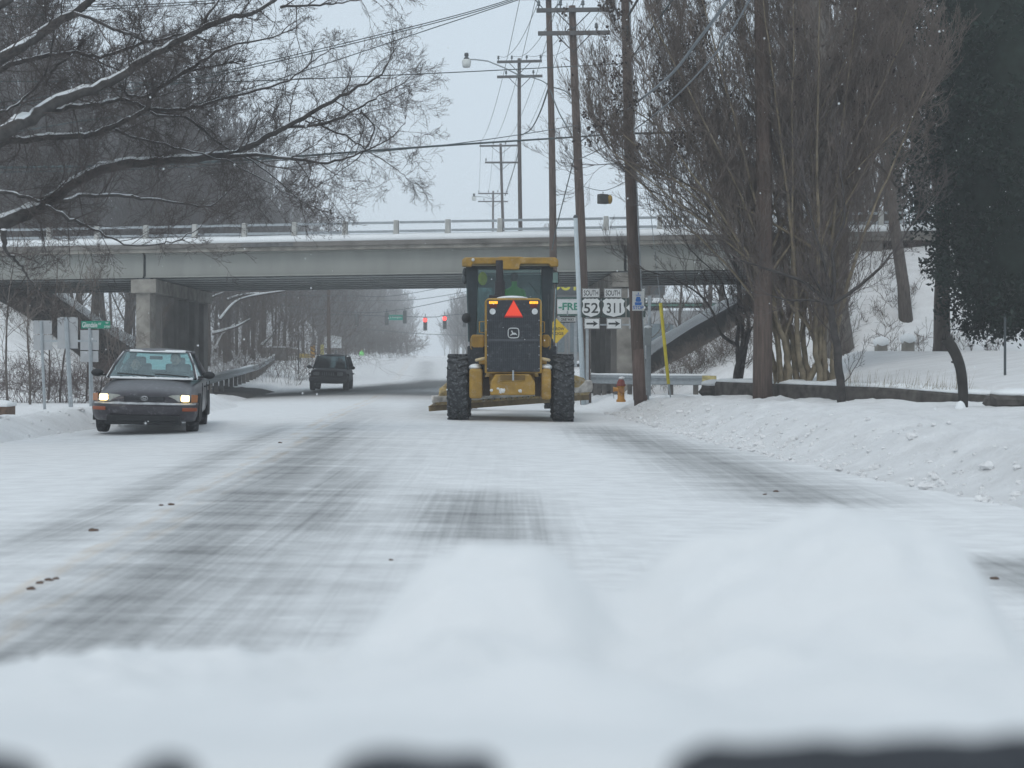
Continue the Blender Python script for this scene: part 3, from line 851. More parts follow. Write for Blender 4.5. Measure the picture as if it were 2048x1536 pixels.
# bus stop sign fixed to pole A
t = thing('bus_stop_sign', 'white sign with a blue bus emblem and the word STOP on the stout pole', 'sign', loc=P(1276.5, 602, 33.78))
K2 = 33.66 / F
m = MB(); m.box((0, 0, 0), (24 * K2, .006, 39 * K2)); m.build('plate', WHITEP, t, bevel=.002)
m = MB(); y0, y1 = -.007, -.0035
m.polyY([(-.045, .07), (-.06, .05), (-.065, .0), (-.045, -.02), (.045, -.02), (.065, 0), (.06, .05), (.045, .07), (.045, .10), (-.045, .10)], y0, y1)
m.polyY([(-.075, -.10), (-.085, -.03), (.085, -.03), (.075, -.10)], y0, y1)
m.polyY([(-.06, .13), (-.06, .145), (.06, .145), (.06, .13)], y0, y1)
m.polyY([(0.003 - .01, .155), (.003 - .01, .2), (.003 + .006, .2), (.003 + .006, .155)], y0, y1)
fixnormals(m.build('bus_emblem', BLUEP, t))
lettering('STOP', .085, (0, -.006, -.155), BLUEP, t, width=.25, bold=.02)

# narrow bridge diamond
t = thing('warning_sign', 'yellow diamond sign reading narrow bridge behind the cab of the grader', 'road sign', loc=P(1112.5, 662, 48.6))
h = 25 * 48.6 / F
m = MB(); m.polyY([(-h, 0), (0, h), (h, 0), (0, -h)], 0, .006); fixnormals(m.build('plate', YELLP, t))
lettering('NARROW', .10, (0, -.006, .075), BLACKP, t, width=.56, bold=.01); lettering('BRIDGE', .10, (0, -.006, -.085), BLACKP, t, width=.50, bold=.01)
m = MB(); m.box((0, .05, -.75), (.06, .04, 2.4)); m.build('post', GALV, t)

# signs and building seen through the opening right of the grader
t = thing('shop_sign', 'white board with green letters seen under the bridge beside the cab', 'sign', loc=P(1140, 613, 78))
k = 78 / F
m = MB(); m.box((0, 0, 0), (62 * k, .2, 30 * k)); m.build('board', WHITEP, t)
lettering('-FRES', 15 * k, (2 * k, -.11, 0), GREENP, t, width=50 * k, bold=.03)
m = MB(); m.box((0, -.02, 17 * k), (62 * k, .24, 3 * k)); m.box((0, -.02, -17 * k), (62 * k, .24, 3 * k)); m.build('frame', M('frame_green', (.03, .1, .08)), t)
m = MB(); m.box((.3, .15, -1.6), (.15, .15, 3.4)); m.build('post', GALV, t)
t = thing('one_way_sign', 'small one way sign below the green lettered board under the bridge', 'road sign', loc=P(1135, 638.5, 66))
k = 66 / F
m = MB(); m.box((0, 0, 0), (33 * k, .01, 14 * k)); m.build('plate', WHITEP, t)
m = MB(); m.box((0, -.008, 5.5 * k), (32 * k, .004, 2.6 * k)); m.box((0, -.008, -5.8 * k), (32 * k, .004, 1.8 * k)); m.build('border', BLACKP, t)
lettering('ONE WAY', 5.5 * k, (0, -.009, -.6 * k), BLACKP, t, width=27 * k, bold=.02)
m = MB(); m.box((0, .04, -.9), (.06, .05, 2.6)); m.build('post', GALV, t)
t = thing('shop_building', 'low dark shop building with yellow letters seen under the right of the bridge', 'building', loc=P(1170, 716, 100))
k = 100 / F
m = MB(); m.box((1.0, 6, 2.3), (9, 12, 5)); m.build('wall', M('shop_wall', (.3, .3, .3), var=.2, vs=.6), t)
m = MB(); m.box((1.0, -.1, 5.1), (9.2, .3, 1.3)); m.build('sign_band', M('band_dark', (.06, .07, .075)), t)
lettering('OUTLET', 22 * k, (-.68, -.27, 5.13), M('letter_yellow', (.65, .6, .04), var=.05), t, width=104 * k, bold=.04)
for i in range(4):
    m = MB(); m.box((-2.2 + i * 1.9, -.06, 1.5), (1.5, .1, 2.2)); m.build('window', M('shop_glass', (.16, .2, .22), rough=.2), t)
m = MB(); m.box((1, 6, 5.9), (9.4, 12.4, .25)); m.build('snow_cap', SNOW, t, bevel=.08)
t = thing('shop_building', 'pale building with a thin green stripe seen behind the right bridge pier', 'building', loc=P(1400, 720, 92))
m = MB(); m.box((0, 5, 1.4), (13, 10, 3.6)); m.build('wall', M('pale_wall', (.36, .37, .38), var=.12, vs=.5), t)
m = MB(); m.box((0, -.06, 3.55), (13.3, .3, .14)); m.build('stripe', M('stripe_green', (.08, .2, .16)), t)
m = MB(); m.box((0, 5, 3.85), (13.6, 10.6, .3)); m.build('snow_cap', SNOW, t, bevel=.08)
for i in range(5):
    m = MB(); m.box((-5 + i * 2.4, -.05, 1.6), (1.7, .1, 1.5)); m.build('window', M('shop_glass', (.16, .2, .22), rough=.2), t)
m = MB(); m.box((1, 0, 0), (1, 1, 1))

# yellow guy-wire guard
t = thing('guy_wire', 'slanting bright yellow guy wire guard right of the stout pole', 'guy wire guard', loc=P(1340, 792, 33.5))
o = Vector(t.location)
m = MB(); m.tube([P(1321, 606, 33.5) - o, P(1337, 768, 33.5) - o], .04, 8); m.build('guard_tube', M('guard_yellow', (.68, .56, .05), rough=.5, var=.1), t, smooth=True)
m = MB(); m.tube([P(1337, 765, 33.5) - o, P(1342, 800, 33.5) - o], [.03, .015], 6); m.tube([P(1321, 606, 33.5) - o, P(1268, 120, 34) - o], .008, 5); m.build('cable', GALV, t)

# hydrant
t = thing('fire_hydrant', 'orange fire hydrant with a red bonnet half sunk in the snow', 'fire hydrant', loc=P(1242, 797, 34.3))
t.scale = (.76, .76, .82)
HO = M('hydrant_orange', (.55, .26, .05), rough=.5, var=.15, vs=12); HR = M('hydrant_red', (.24, .055, .045), rough=.5, var=.2)
m = MB(); m.latheZ((0, 0, -.1), [(.15, 0), (.15, .06), (.115, .08), (.105, .42), (.13, .44), (.13, .47), (.10, .48)], 18); m.build('barrel', HO, t, smooth=True)
m = MB(); m.latheZ((0, 0, .37), [(.15, 0), (.155, .04), (.125, .06), (.12, .12), (.085, .18), (.03, .21), (.03, .26), (.0, .26)], 18); m.build('bonnet', HR, t, smooth=True)
m = MB(); m.tube([(-.22, 0, .27), (-.05, 0, .27)], .062, 12); m.tube([(-.25, 0, .27), (-.21, 0, .27)], .075, 8); m.build('outlet_cap', HO, t, bevel=.005)
m = MB(); m.tube([(0, -.19, .24), (0, -.05, .24)], .082, 14); m.build('pumper_cap', M('hydrant_rust', (.36, .17, .06), var=.3), t, bevel=.006)
m = MB(); m.tube([(-.23, 0, .2), (-.235, -.01, .1), (-.225, 0, .0)], .008, 5); m.build('chain', STEELD, t)
m = MB(); m.ball((.02, 0, .60), (.10, .10, .05)); m.build('snow_cap', SNOW, t, smooth=True)

# ------------------------------------------------------------------ signs on the left
SG = 'sign backs in the row left of the dark car'
def sign_back(px0, py0, px1, py1, d, pxp, pyb, label, ptop, w=.07, second=None):
    base = P(pxp, pyb, d); t = thing('road_sign', label, 'road sign', loc=(base.x, d, gz(base.x, d) - .05), group=SG)
    o = Vector(t.location)
    plate(px0, py0, px1, py1, d, SIGNBK, t, o, dy=.03, bev=.002)
    if second: plate(*second, d, SIGNBK, t, o, dy=.03, bev=.002)
    m = MB(); m.tube([Vector((0, 0, 0)), P(ptop[0], ptop[1], d) - o], w / 2, 6); m.build('post', GALV, t)
    return t, o
sign_back(66, 641, 103, 668, 35, 90, 832, 'pair of grey sign backs on the leftmost steel post', (82, 642), second=(66, 670, 104, 700))
sign_back(114, 634, 155, 697, 33, 143, 836, 'largest square grey sign back on a doubled post', (132, 634), w=.1)
sign_back(160, 660, 197, 700, 36, 186, 822, 'pale sign back under the green street name sign', (181, 660), w=.05, second=(160, 702, 196, 724))
t = thing('street_sign', 'green street name sign reading Glendale on a steel post left of the dark car', 'street sign', loc=(P(182, 820, 34).x, 34, gz(P(182, 820, 34).x, 34) - .05))
o = Vector(t.location); m = MB(); m.tube([Vector((0, 0, 0)), P(179, 656, 34) - o], .035, 8); m.build('post', GALV, t)
c = P(191.5, 649.5, 34) - o
m = MB(); m.box(c, (58 / F * 34, .006, 15 / F * 34)); pl = m.build('plate', GREENP, t)
lettering('Glendale', .125, c + Vector((-.14, -.006, 0)), WHITEP, pl, width=.36, bold=.01)
lettering('ST', .05, c + Vector((.10, -.006, .02)), WHITEP, pl, bold=.01)
lettering('W', .05, c + Vector((.27, -.006, .045)), WHITEP, pl, bold=.01)
lettering('2700', .05, c + Vector((.27, -.006, -.045)), WHITEP, pl, bold=.01)
t = thing('sign_brace', 'horizontal steel brace joining the left sign posts', 'brace', loc=P(140, 682, 34.5))
m = MB(); m.box((0, 0, 0), (105 / F * 34.5, .04, .05)); m.build('bar', GALV, t)

# ------------------------------------------------------------------ beyond the bridge
def traffic_light(px, py, d, label, red, h=26, w=7.5, group='traffic signals over the far crossing', arrow=False):
    k = d / F; t = thing('traffic_signal', label, 'traffic signal', loc=P(px, py, d), group=group)
    m = MB(); m.box((0, 0, 0), (w * k, .3, h * k)); m.build('housing', M('signal_housing', (.09, .10, .10), var=.15), t, bevel=.04)
    if red:
        m = MB(); m.tube([(0, -.17, h * k * .30), (0, -.30, h * k * .30)], 4.0 * k, 14); m.build('lit_lens', M('red_lamp', (1, .06, .05), emit=2.2, var=0), t)
        for zz in (0, -.3):
            m = MB(); m.tube([(0, -.16, h * k * zz), (0, -.20, h * k * zz)], 2.7 * k, 12); m.build('lens', M('dark_lens', (.05, .05, .05)), t)
    m = MB(); m.tube([(0, 0, h * k * .5), (0, 0, h * k * .5 + .35)], .03, 6); m.build('hanger', STEELD, t)
    return t
traffic_light(850.5, 648, 127, 'leftmost lit red signal hanging over the crossing', True)
traffic_light(889.5, 645, 127, 'middle lit red signal hanging over the crossing', True)
traffic_light(929, 641, 127, 'rightmost lit red signal, half hidden by the grader', True)
traffic_light(714, 640, 132, 'leftmost dark signal head facing away in the haze', False)
traffic_light(773.5, 638, 132, 'dark signal head touching the left end of the green street sign', False, h=25)
traffic_light(809.5, 634, 132, 'dark signal head touching the right end of the green street sign', False, h=26)
t = thing('street_sign', 'long green street name sign hanging between two dark signal heads', 'street sign', loc=P(791.5, 635, 131.6))
k = 131.6 / F
m = MB(); m.box((0, 0, 0), (28 * k, .03, 10.5 * k)); m.build('plate', M('far_green', (.0, .28, .20), var=.05), t); lettering('E Arlington', 5 * k, (0, -.02, 0), WHITEP, t, width=22 * k)
m = MB(); m.tube([(0, 0, 5 * k), (0, 0, 5 * k + .6)], .02, 6); m.build('hanger', STEELD, t)
wire([P(560, 610, 127), P(714, 625, 131), P(809, 618, 132), P(960, 588, 127), P(1100, 570, 125)], .03, 'span wire carrying the dark signal heads over the crossing')
wire([P(640, 628, 127), P(850, 634, 127), P(889, 631, 127), P(960, 625, 127), P(1100, 610, 127)], .03, 'span wire carrying the lit red signals over the crossing')
wire([P(640, 600, 150), P(820, 600, 150), P(960, 578, 150)], .03, 'upper faint wire crossing beyond the signals')
wire([P(700, 655, 160), P(850, 668, 160), P(1000, 672, 160)], .03, 'lowest faint wire crossing beyond the signals')
wire([P(560, 590, 90), P(700, 592, 100), P(800, 590, 110), P(960, 560, 120)], .02, 'faint wire close under the bridge girders')

# sign, marker, barrier and concrete fence on the left verge beyond
def far_sign(pxa, pya, pxb, pyb, d, pxp, pyb2, label, mat=SIGNBK, peak=False):
    b = P(pxp, pyb2, d); t = thing('road_sign', label, 'road sign', loc=b); o = Vector(t.location)
    a = P(pxa, pya, d) - o; c = P(pxb, pyb, d) - o; m = MB()
    pts = [(a.x, c.z), (a.x, a.z), (c.x, a.z), (c.x, c.z)]
    if peak: pts = [(a.x, c.z), (a.x, a.z), ((a.x + c.x) / 2, a.z + .12), (c.x, a.z), (c.x, c.z)]
    m.polyY(pts, -.05, -.04); fixnormals(m.build('plate', mat, t))
    m = MB(); m.box((0, 0, (P(pxp, pya - 4, d) - o).z / 2 - .2), (.07, .05, (P(pxp, pya - 4, d) - o).z + .4)); m.build('post', STEELD, t)
far_sign(577, 662, 603, 682, 82, 597, 735, 'grey sign back on a thin dark post left of the oncoming vehicle')
far_sign(649, 674, 683, 696, 103, 672, 718, 'white sign back behind the pole seen through the underpass', M('white_back', (.55, .57, .58)), True)
t = thing('object_marker', 'yellow and black striped marker panel behind the oncoming vehicle', 'road marker', loc=P(625, 720, 96)); k = 96 / F
m = MB(); m.box((0, 0, .55), (9 * k, .02, 24 * k)); m.build('panel', M('marker_orange', (.62, .33, .03)), t)
m = MB()
for i in range(3):
    z = .25 + i * .28; m.polyY([(-4.5 * k, z + .12), (-4.5 * k, z + .2), (4.5 * k, z + .05), (4.5 * k, z - .03)], -.02, -.011)
fixnormals(m.build('stripes', BLACKP, t)); m = MB(); m.box((0, .04, 0), (.06, .05, 1.4)); m.build('post', GALV, t)
t = thing('bollard', 'pale yellow post right of the striped marker', 'bollard', loc=P(644.5, 720, 97))
m = MB(); m.box((0, 0, .5), (.22, .2, 1.1)); m.build('post', M('pale_yellow', (.5, .45, .16)), t, bevel=.03)
t = thing('barrier', 'low yellow barrier rail left of the striped marker', 'barrier', loc=P(609, 716, 95))
m = MB(); m.box((0, 0, .15), (.7, .1, .28)); m.build('board', M('barrier_yellow', (.5, .37, .08), var=.3), t, bevel=.02); m = MB(); m.box((.28, .1, -.1), (.08, .08, .5)); m.box((-.28, .1, -.1), (.08, .08, .5)); m.build('leg', GALV, t)
t = thing('concrete_fence', 'old concrete fence with snow capped posts at the end of the guardrail', 'fence', loc=P(565, 722, 104)); o = Vector(t.location); k = 104 / F
for i in range(7):
    px = 574 + i * 4.3; q = P(px, 722, 104 + i * 1.4) - o; hh = 26 * k - i * .02
    m = MB(); m.box((q.x, q.y, hh / 2 + .05), (.085, .2, hh)); m.build('fence_post', CONC, t)
    m = MB(); m.ball((q.x, q.y, hh + .07), (.09, .12, .08)); m.build('snow_cap', SNOW, t, smooth=True)
m = MB(); m.box((-.25, 0, .5), (1.3, .2, .95)); m.build('panel', CONCD, t)
m = MB(); m.box((-1.1, 0, .5), (.25, .22, .95)); m.build('fence_post', CONC, t)
m = MB(); m.box((-.45, 0, 1.03), (1.9, .3, .1)); m.build('snow_cap', SNOW, t, bevel=.04)

# brick planter at the left edge
t = thing('brick_planter', 'low brown planter box with a thick snow lid at the left edge', 'planter', loc=P(0, 836, 27.5))
m = MB(); m.box((0, 0, .1), (.44, .5, .3)); m.build('box', M('brown_block', (.13, .085, .06), var=.4, vs=14), t, bevel=.03)
m = MB(); m.box((0, 0, .26), (.47, .53, .07)); m.ball((0, 0, .28), (.24, .27, .07)); m.build('snow_cap', SNOW, t, bevel=.02, smooth=True)
# ------------------------------------------------------------------ people
def skin_person(name, joints, edges, radii, mat, parent=None, loc=(0, 0, 0), rz=0.0, scale=1.0):
    me = bpy.data.meshes.new(name)
    me.from_pydata([tuple(Vector(j) * scale) for j in joints], edges, []); me.update()
    me.materials.append(mat)
    o = link(name, me, parent, loc); o.rotation_euler = (0, 0, rz)
    md = o.modifiers.new('skin', 'SKIN'); md.use_smooth_shade = True
    for v, r in zip(me.skin_vertices[0].data, radii):
        v.radius = (r * scale, r * scale) if not hasattr(r, '__len__') else (r[0] * scale, r[1] * scale)
    me.skin_vertices[0].data[0].use_root = True
    s = o.modifiers.new('sub', 'SUBSURF'); s.levels = 1; s.render_levels = 1
    return o
def person(label, loc, rz, coat, hair=(.05, .04, .03), seated=True, arms='wheel', beanie=None, group=None):
    """facing -Y; origin at seat (seated) or feet (standing)"""
    SKIN = M('skin_tone', (.42, .27, .2), rough=.6, var=.05)
    if seated:
        J = [(0, 0, .08), (0, .02, .30), (0, .03, .50), (0, .02, .60), (0, .0, .66), (0, -.01, .78)]
        E = [(0, 1), (1, 2), (2, 3), (3, 4), (4, 5)]; Rr = [(.17, .13), (.16, .12), (.17, .11), (.07, .07), (.055, .055), (.085, .10)]
        for s in (-1, 1):
            k = len(J)
            J += [(s * .19, .02, .50), (s * .24, -.06, .28), (s * .14, -.30, .33), (s * .12, -.37, .34)]
            E += [(2, k), (k, k + 1), (k + 1, k + 2), (k + 2, k + 3)]; Rr += [.065, .05, .038, .04]
            k = len(J)
            J += [(s * .10, -.04, .05), (s * .12, -.44, .08), (s * .12, -.50, -.08), (s * .12, -.60, -.12)]
            E += [(0, k), (k, k + 1), (k + 1, k + 2), (k + 2, k + 3)]; Rr += [.09, .07, .05, .045]
        hz = .79
    else:
        J = [(0, 0, .92), (0, 0, 1.15), (0, 0, 1.38), (0, 0, 1.46), (0, 0, 1.52), (0, -.01, 1.63)]
        E = [(0, 1), (1, 2), (2, 3), (3, 4), (4, 5)]; Rr = [(.17, .13), (.17, .12), (.17, .11), (.07, .07), (.055, .055), (.085, .1)]
        for s in (-1, 1):
            k = len(J)
            J += [(s * .19, 0, 1.38), (s * .25, 0, 1.12), (s * .26, -.06, .88), (s * .26, -.08, .8)]
            E += [(2, k), (k, k + 1), (k + 1, k + 2), (k + 2, k + 3)]; Rr += [.065, .05, .038, .04]
            k = len(J)
            J += [(s * .1, 0, .82), (s * .11, -.03, .46), (s * .12, 0, .07), (s * .12, -.13, .04)]
            E += [(0, k), (k, k + 1), (k + 1, k + 2), (k + 2, k + 3)]; Rr += [.09, .06, .045, .04]
        hz = 1.64
    o = skin_person('person', J, E, Rr, coat, None, loc, rz)
    tag(o, label, 'person', group)
    # face, hair and gloves follow the body
    h = MB(); h.ball((0, -.02, hz), (.078, .098, .115), 16, 12); h.ball((0, -.118, hz - .01), (.014, .02, .022), 8, 6)
    for s in (-1, 1): h.ball((s * .08, -.01, hz - .01), (.012, .02, .03), 8, 6)
    f = h.build('face', SKIN, o, smooth=True)
    e = MB()
    for s in (-1, 1): e.ball((s * .03, -.108, hz + .012), (.012, .008, .008), 8, 6)
    e.box((0, -.112, hz - .055), (.045, .008, .008)); e.build('eyes_and_mouth', M('feature_dark', (.06, .03, .03)), o)
    h = MB(); h.ball((0, .008, hz + .03), (.09, .102, .105), 14, 10); h.build('hair', M('hair_dark', hair, var=.3) if not beanie else M('knit_hat', beanie), o, smooth=True)
    return o

# ------------------------------------------------------------------ wheels
def wheel(parent, c, Rr, wd, mat, rim_mat, lugs=0, rimr=.6, name='wheel'):
    m = MB(); h = wd / 2
    m.latheX(c, [(-h * .75, Rr * rimr), (-h * .98, Rr * .72), (-h, Rr * .86), (-h * .86, Rr * .955), (-h * .6, Rr * .99), (0, Rr), (h * .6, Rr * .99), (h * .86, Rr * .955), (h, Rr * .86), (h * .98, Rr * .72), (h * .75, Rr * rimr)], 40)
    if lugs:
        for i in range(lugs):
            for s in (-1, 1):
                a = 2 * math.pi * (i + (.5 if s > 0 else 0)) / lugs
                rot = Matrix.Rotation(a, 3, 'X') @ Matrix.Rotation(s * .5, 3, 'Z')
                cc = Vector(c) + Matrix.Rotation(a, 3, 'X') @ Vector((s * h * .52, 0, Rr * .995))
                m.box(cc, (h * 1.0, Rr * .10, Rr * .09), rot=rot)
    w_ = m.build('tyre' if False else name, mat, parent, smooth=not lugs, bevel=.008 if lugs else 0)
    r = MB(); r.latheX(c, [(-h * .72, .001), (-h * .72, Rr * rimr * .35), (-h * .5, Rr * rimr * .5), (-h * .5, Rr * rimr * .85), (-h * .76, Rr * rimr * 1.02), (h * .76, Rr * rimr * 1.02), (h * .5, Rr * rimr * .85), (h * .5, Rr * rimr * .5), (h * .72, Rr * rimr * .35), (h * .72, .001)], 28)
    r.build('rim', rim_mat, w_, smooth=False)
    return w_

# ------------------------------------------------------------------ sedan
def car_section(w_, zb, zt, y, crown=.03, tuck=.82):
    h = zt - zb
    half = [(0, zb), (.80 * w_, zb), (.96 * w_, zb + .10 * h + .03), (w_, zb + .32 * h), (w_ * .985, zb + .60 * h), (w_ * (.955 if tuck > .8 else .925), zb + .84 * h), (w_ * tuck, zt), (w_ * .4, zt + crown * .8), (0, zt + crown)]
    return [Vector((x, y, z)) for x, z in half] + [Vector((-x, y, z)) for x, z in reversed(half[1:-1])]
def panel(pts, name, mat, parent, th=.012):
    pts = [Vector(p) for p in pts]; n = (pts[1] - pts[0]).cross(pts[2] - pts[0]).normalized() * th
    m = MB(); k = len(pts)
    m.add(pts + [p - n for p in pts], [tuple(range(k)), tuple(reversed(range(k, 2 * k)))] + [(i, (i + 1) % k, (i + 1) % k + k, i + k) for i in range(k)])
    return fixnormals(m.build(name, mat, parent))

PAINT = M('sedan_paint', (.036, .031, .038), rough=.3, var=.2, vs=5, dust=.26, spec=.5)
CGL = glass('windscreen_glass', (.86, .96, .96), .74)
REARG = bpy.data.materials.new('bright_snowed_rear_glass'); REARG.use_nodes = True
_n = REARG.node_tree; _n.nodes.clear(); _a = _n.nodes.new('ShaderNodeBsdfTranslucent'); _b = _n.nodes.new('ShaderNodeBsdfDiffuse'); _c = _n.nodes.new('ShaderNodeMixShader'); _d = _n.nodes.new('ShaderNodeOutputMaterial')
_a.inputs[0].default_value = (.62, .86, .86, 1); _b.inputs[0].default_value = (.6, .7, .7, 1); _c.inputs[0].default_value = .25  # translucent snow cover added so the rear pane shows bright through the windscreen
_n.links.new(_a.outputs[0], _c.inputs[1]); _n.links.new(_b.outputs[0], _c.inputs[2]); _n.links.new(_c.outputs[0], _d.inputs[0])
SX, SY = -6.27, 25.0
sed = thing('car', 'dark snow dusted sedan with both headlights lit coming towards us in the left lane', 'car', loc=(SX, SY, road_z(SX, SY) + .0), rz=R(9))
sed.rotation_euler = (0, R(1.6), R(9))
m = MB(); m.loft([car_section(*a) for a in [(.52, .36, .52, -2.14, .02, .72), (.68, .28, .62, -2.10, .03, .72), (.79, .22, .69, -1.94, .04, .72), (.825, .2, .78, -1.5, .045, .74), (.835, .2, .865, -.95, .03, .78), (.84, .2, .885, -.3), (.84, .2, .90, .6), (.835, .2, .92, 1.4), (.81, .22, .93, 1.8), (.76, .28, .90, 2.05), (.66, .36, .8, 2.15)]], close=True)
body = fixnormals(m.build('body', PAINT, sed, smooth=True, sub=2))
m = MB(); m.loft([car_section(*a) for a in [(.52, 1.315, 1.345, -.16), (.575, 1.32, 1.375, .05), (.585, 1.32, 1.39, .5), (.57, 1.31, 1.375, 1.0), (.50, 1.29, 1.325, 1.22)]], close=True)
fixnormals(m.build('roof', PAINT, sed, smooth=True, sub=1))
A0, A1 = (.72, -.88, .90), (.545, -.12, 1.325); C0, C1 = (.70, 1.72, .95), (.52, 1.16, 1.31)
mir = lambda p: (-p[0], p[1], p[2])
m = MB()
for f in (lambda p: p, mir):
    m.tube([f(A0), f(((A0[0] + A1[0]) / 2 + .02, (A0[1] + A1[1]) / 2, (A0[2] + A1[2]) / 2 + .02)), f(A1)], .024, 8)
    m.tube([f(C0), f(C1)], .06, 8); m.tube([f((.775, .42, .93)), f((.585, .42, 1.33))], .03, 6)
    m.tube([f(A1), f((.59, .5, 1.345)), f(C1)], .028, 6); m.tube([f((.76, -.8, .9)), f((.79, .4, .925)), f((.74, 1.7, .95))], .025, 6)
m.build('pillar', PAINT, sed, smooth=True)
panel([A0, mir(A0), (-.28, -.155, 1.335), (.28, -.155, 1.335)] if False else [(.71, -.9, .895), (-.71, -.9, .895), (-.54, -.13, 1.325), (.54, -.13, 1.325)], 'windscreen', CGL, sed)
panel([(-.68, 1.72, .96), (.68, 1.72, .96), (.51, 1.18, 1.31), (-.51, 1.18, 1.31)], 'rear_window', REARG, sed)
for s in (1, -1):
    panel([(s * .745, -.72, .91), (s * .765, .38, .93), (s * .58, .38, 1.325), (s * .56, -.05, 1.32)], 'side_window', CGL, sed)
    panel([(s * .765, .46, .93), (s * .735, 1.6, .95), (s * .53, 1.12, 1.31), (s * .58, .46, 1.325)], 'side_window', CGL, sed)
def nose(x, y0=-2.2): return y0 + .34 * (abs(x) / .86) ** 4.5
m = MB(); secs = []
for i in range(29):
    x = -.84 + 1.68 * i / 28; y = nose(x); xx = x * .95; secs.append([(xx * .96, y + .12, .215), (xx, y + .04, .25), (x * .985, y + .005, .32), (x, y - .015, .42), (x, y, .485), (x, y + .05, .515), (x * .97, y + .22, .52), (x * .93, y + .22, .22)])
m.loft(secs, close=True)
bu = fixnormals(m.build('bumper', PAINT, sed, smooth=True))
m = MB(); m.box((0, -2.19, .27), (1.15, .06, .10)); m.build('air_intake', PLAST, bu, bevel=.02)
m = MB(); m.box((0, -2.16, .195), (1.2, .05, .06)); m.build('air_dam', PLAST, bu, bevel=.01)
m = MB(); secs = []
for i in range(33):
    x = -.8 + 1.6 * i / 32; yb = nose(x) - .005; k = .006 + .008 * nz(x, 4, 0, 6)
    secs.append([(x, yb, .49), (x, yb + .01, .505 + k * .7), (x, yb + .06, .52 + k), (x, yb + .12, .515)])
m.loft(secs, close=True); fixnormals(m.build('snow_line', M('slushy_snow', (.48, .49, .5), var=.35, vs=9), bu, smooth=True))
m = MB(); m.box((0, -2.115, .585), (.64, .05, .085)); gr = m.build('grille', PLAST, sed, bevel=.015)
m = MB()
for i in range(4): m.box((0, -2.143, .555 + i * .02), (.6, .01, .006))
m.build('grille_bar', M('trim_grey', (.12, .12, .13)), gr)
def ring(mb, c, rx, rz_, r=.005, n=18):
    mb.tube([(c[0] + rx * math.cos(2 * math.pi * i / n), c[1], c[2] + rz_ * math.sin(2 * math.pi * i / n)) for i in range(n + 1)], r, 5, cap=False)
m = MB(); c = (0, -2.148, .592); ring(m, c, .052, .034); ring(m, c, .018, .032, .004); ring(m, (0, -2.148, .604), .034, .014, .004)
m.build('emblem', M('chrome', (.5, .5, .5), rough=.25, metal=.8), gr)
LIT = M('lit_headlamp', (1, .76, .34), emit=3.2, var=0)
for s in (1, -1):
    m = MB(); m.add([(s * .30, -2.13, .555), (s * .56, -2.115, .535), (s * .56, -2.095, .655), (s * .42, -2.10, .645), (s * .30, -2.05, .60), (s * .56, -2.0, .535), (s * .56, -2.0, .655)], [(0, 1, 2, 3, 4), (1, 5, 6, 2)])
    hl = m.build('headlight', M('lamp_lens_clear', (.42, .42, .38), rough=.25, var=.15, vs=25), sed)
    m = MB(); m.box((s * .640, -2.085, .597), (.135, .05, .105)); m.build('lit_lamp', LIT, hl, bevel=.02)
    m = MB(); m.add([(s * .735, -2.06, .535), (s * .825, -1.93, .535), (s * .83, -1.90, .65), (s * .735, -2.04, .66), (s * .735, -1.9, .535), (s * .735, -1.9, .66)], [(0, 1, 2, 3), (3, 2, 5), (0, 4, 1)])
    m.build('corner_lamp', M('corner_amber', (.42, .17, .07), rough=.3), sed)
    m = MB(); secs = []
    for q in range(9):
        x = s * (.60 + .225 * q / 8); yy = nose(x) - .026; secs.append([(x, yy + .08, .385), (x, yy, .39), (x, yy, .445), (x, yy + .08, .45)])
    m.loft(secs, close=True); m.build('indicator', M('indicator_orange', (.30, .075, .03), rough=.35, var=.1), sed, bevel=.01)
    m = MB(); m.ball((s * .93, -.66, .965), (.105, .06, .065), 14, 10); m.box((s * .82, -.66, .93), (.14, .05, .03)); m.build('side_mirror', PLAST, sed, smooth=True)
    for y in (-1.36, 1.22):
        wheel(sed, (s * .72, y, .295), .30, .19, RUBC, M('rim_dirty', (.16, .165, .17), dust=.3), name='wheel')
        m = MB(); pts = [(y + .37 * math.cos(a), .30 + .37 * math.sin(a)) for a in [math.pi * k / 10 for k in range(11)]]
        m.polyX([(y - .37, .21)] + list(reversed(pts)) + [(y + .37, .21)], s * .80, s * .846) if s > 0 else m.polyX([(y - .37, .21)] + list(reversed(pts)) + [(y + .37, .21)], -.846, -.80)
        fixnormals(m.build('wheel_arch', M('arch_black', (.015, .015, .016), dust=.15), sed))
    m = MB()
    for y in (-.25, .75): m.box((s * .835, y + .25, .76), (.03, .16, .025))
    m.build('door_handle', PLAST, sed, bevel=.005)
    m = MB()
    for y in (-.85, .42, 1.35): m.box((s * .838, y, .56), (.012, .012, .55))
    m.build('door_seam', M('arch_black', (.015, .015, .016)), sed)
m = MB(); secs = []
for i in range(41):
    x = -.68 + 1.36 * i / 40; k = .006 + .016 * nz(x, 9, 0, 7) + .012 * nz(x, 2, 0, 25); yb = -.96 - .06 * (1 - (x / .7) ** 2)
    secs.append([(x, yb - .04, .88), (x, yb, .90 + k), (x, yb + .06, .91 + k), (x, yb + .1, .89)])
m.loft(secs, close=True); fixnormals(m.build('snow_on_cowl', SNOW, sed, smooth=True))
m = MB(); secs = []
for i in range(31):
    x = -.46 + .95 * i / 30; k = .001 + .016 * max(0, nz(x, 5, 0, 3) + .25 + .3 * x)
    secs.append([(x, -.17, 1.335), (x, -.16, 1.35 + k), (x, -.06, 1.372 + k), (x, .03, 1.37)])
m.loft(secs, close=True); fixnormals(m.build('snow_on_roof_edge', SNOW, sed, smooth=True))
m = MB()
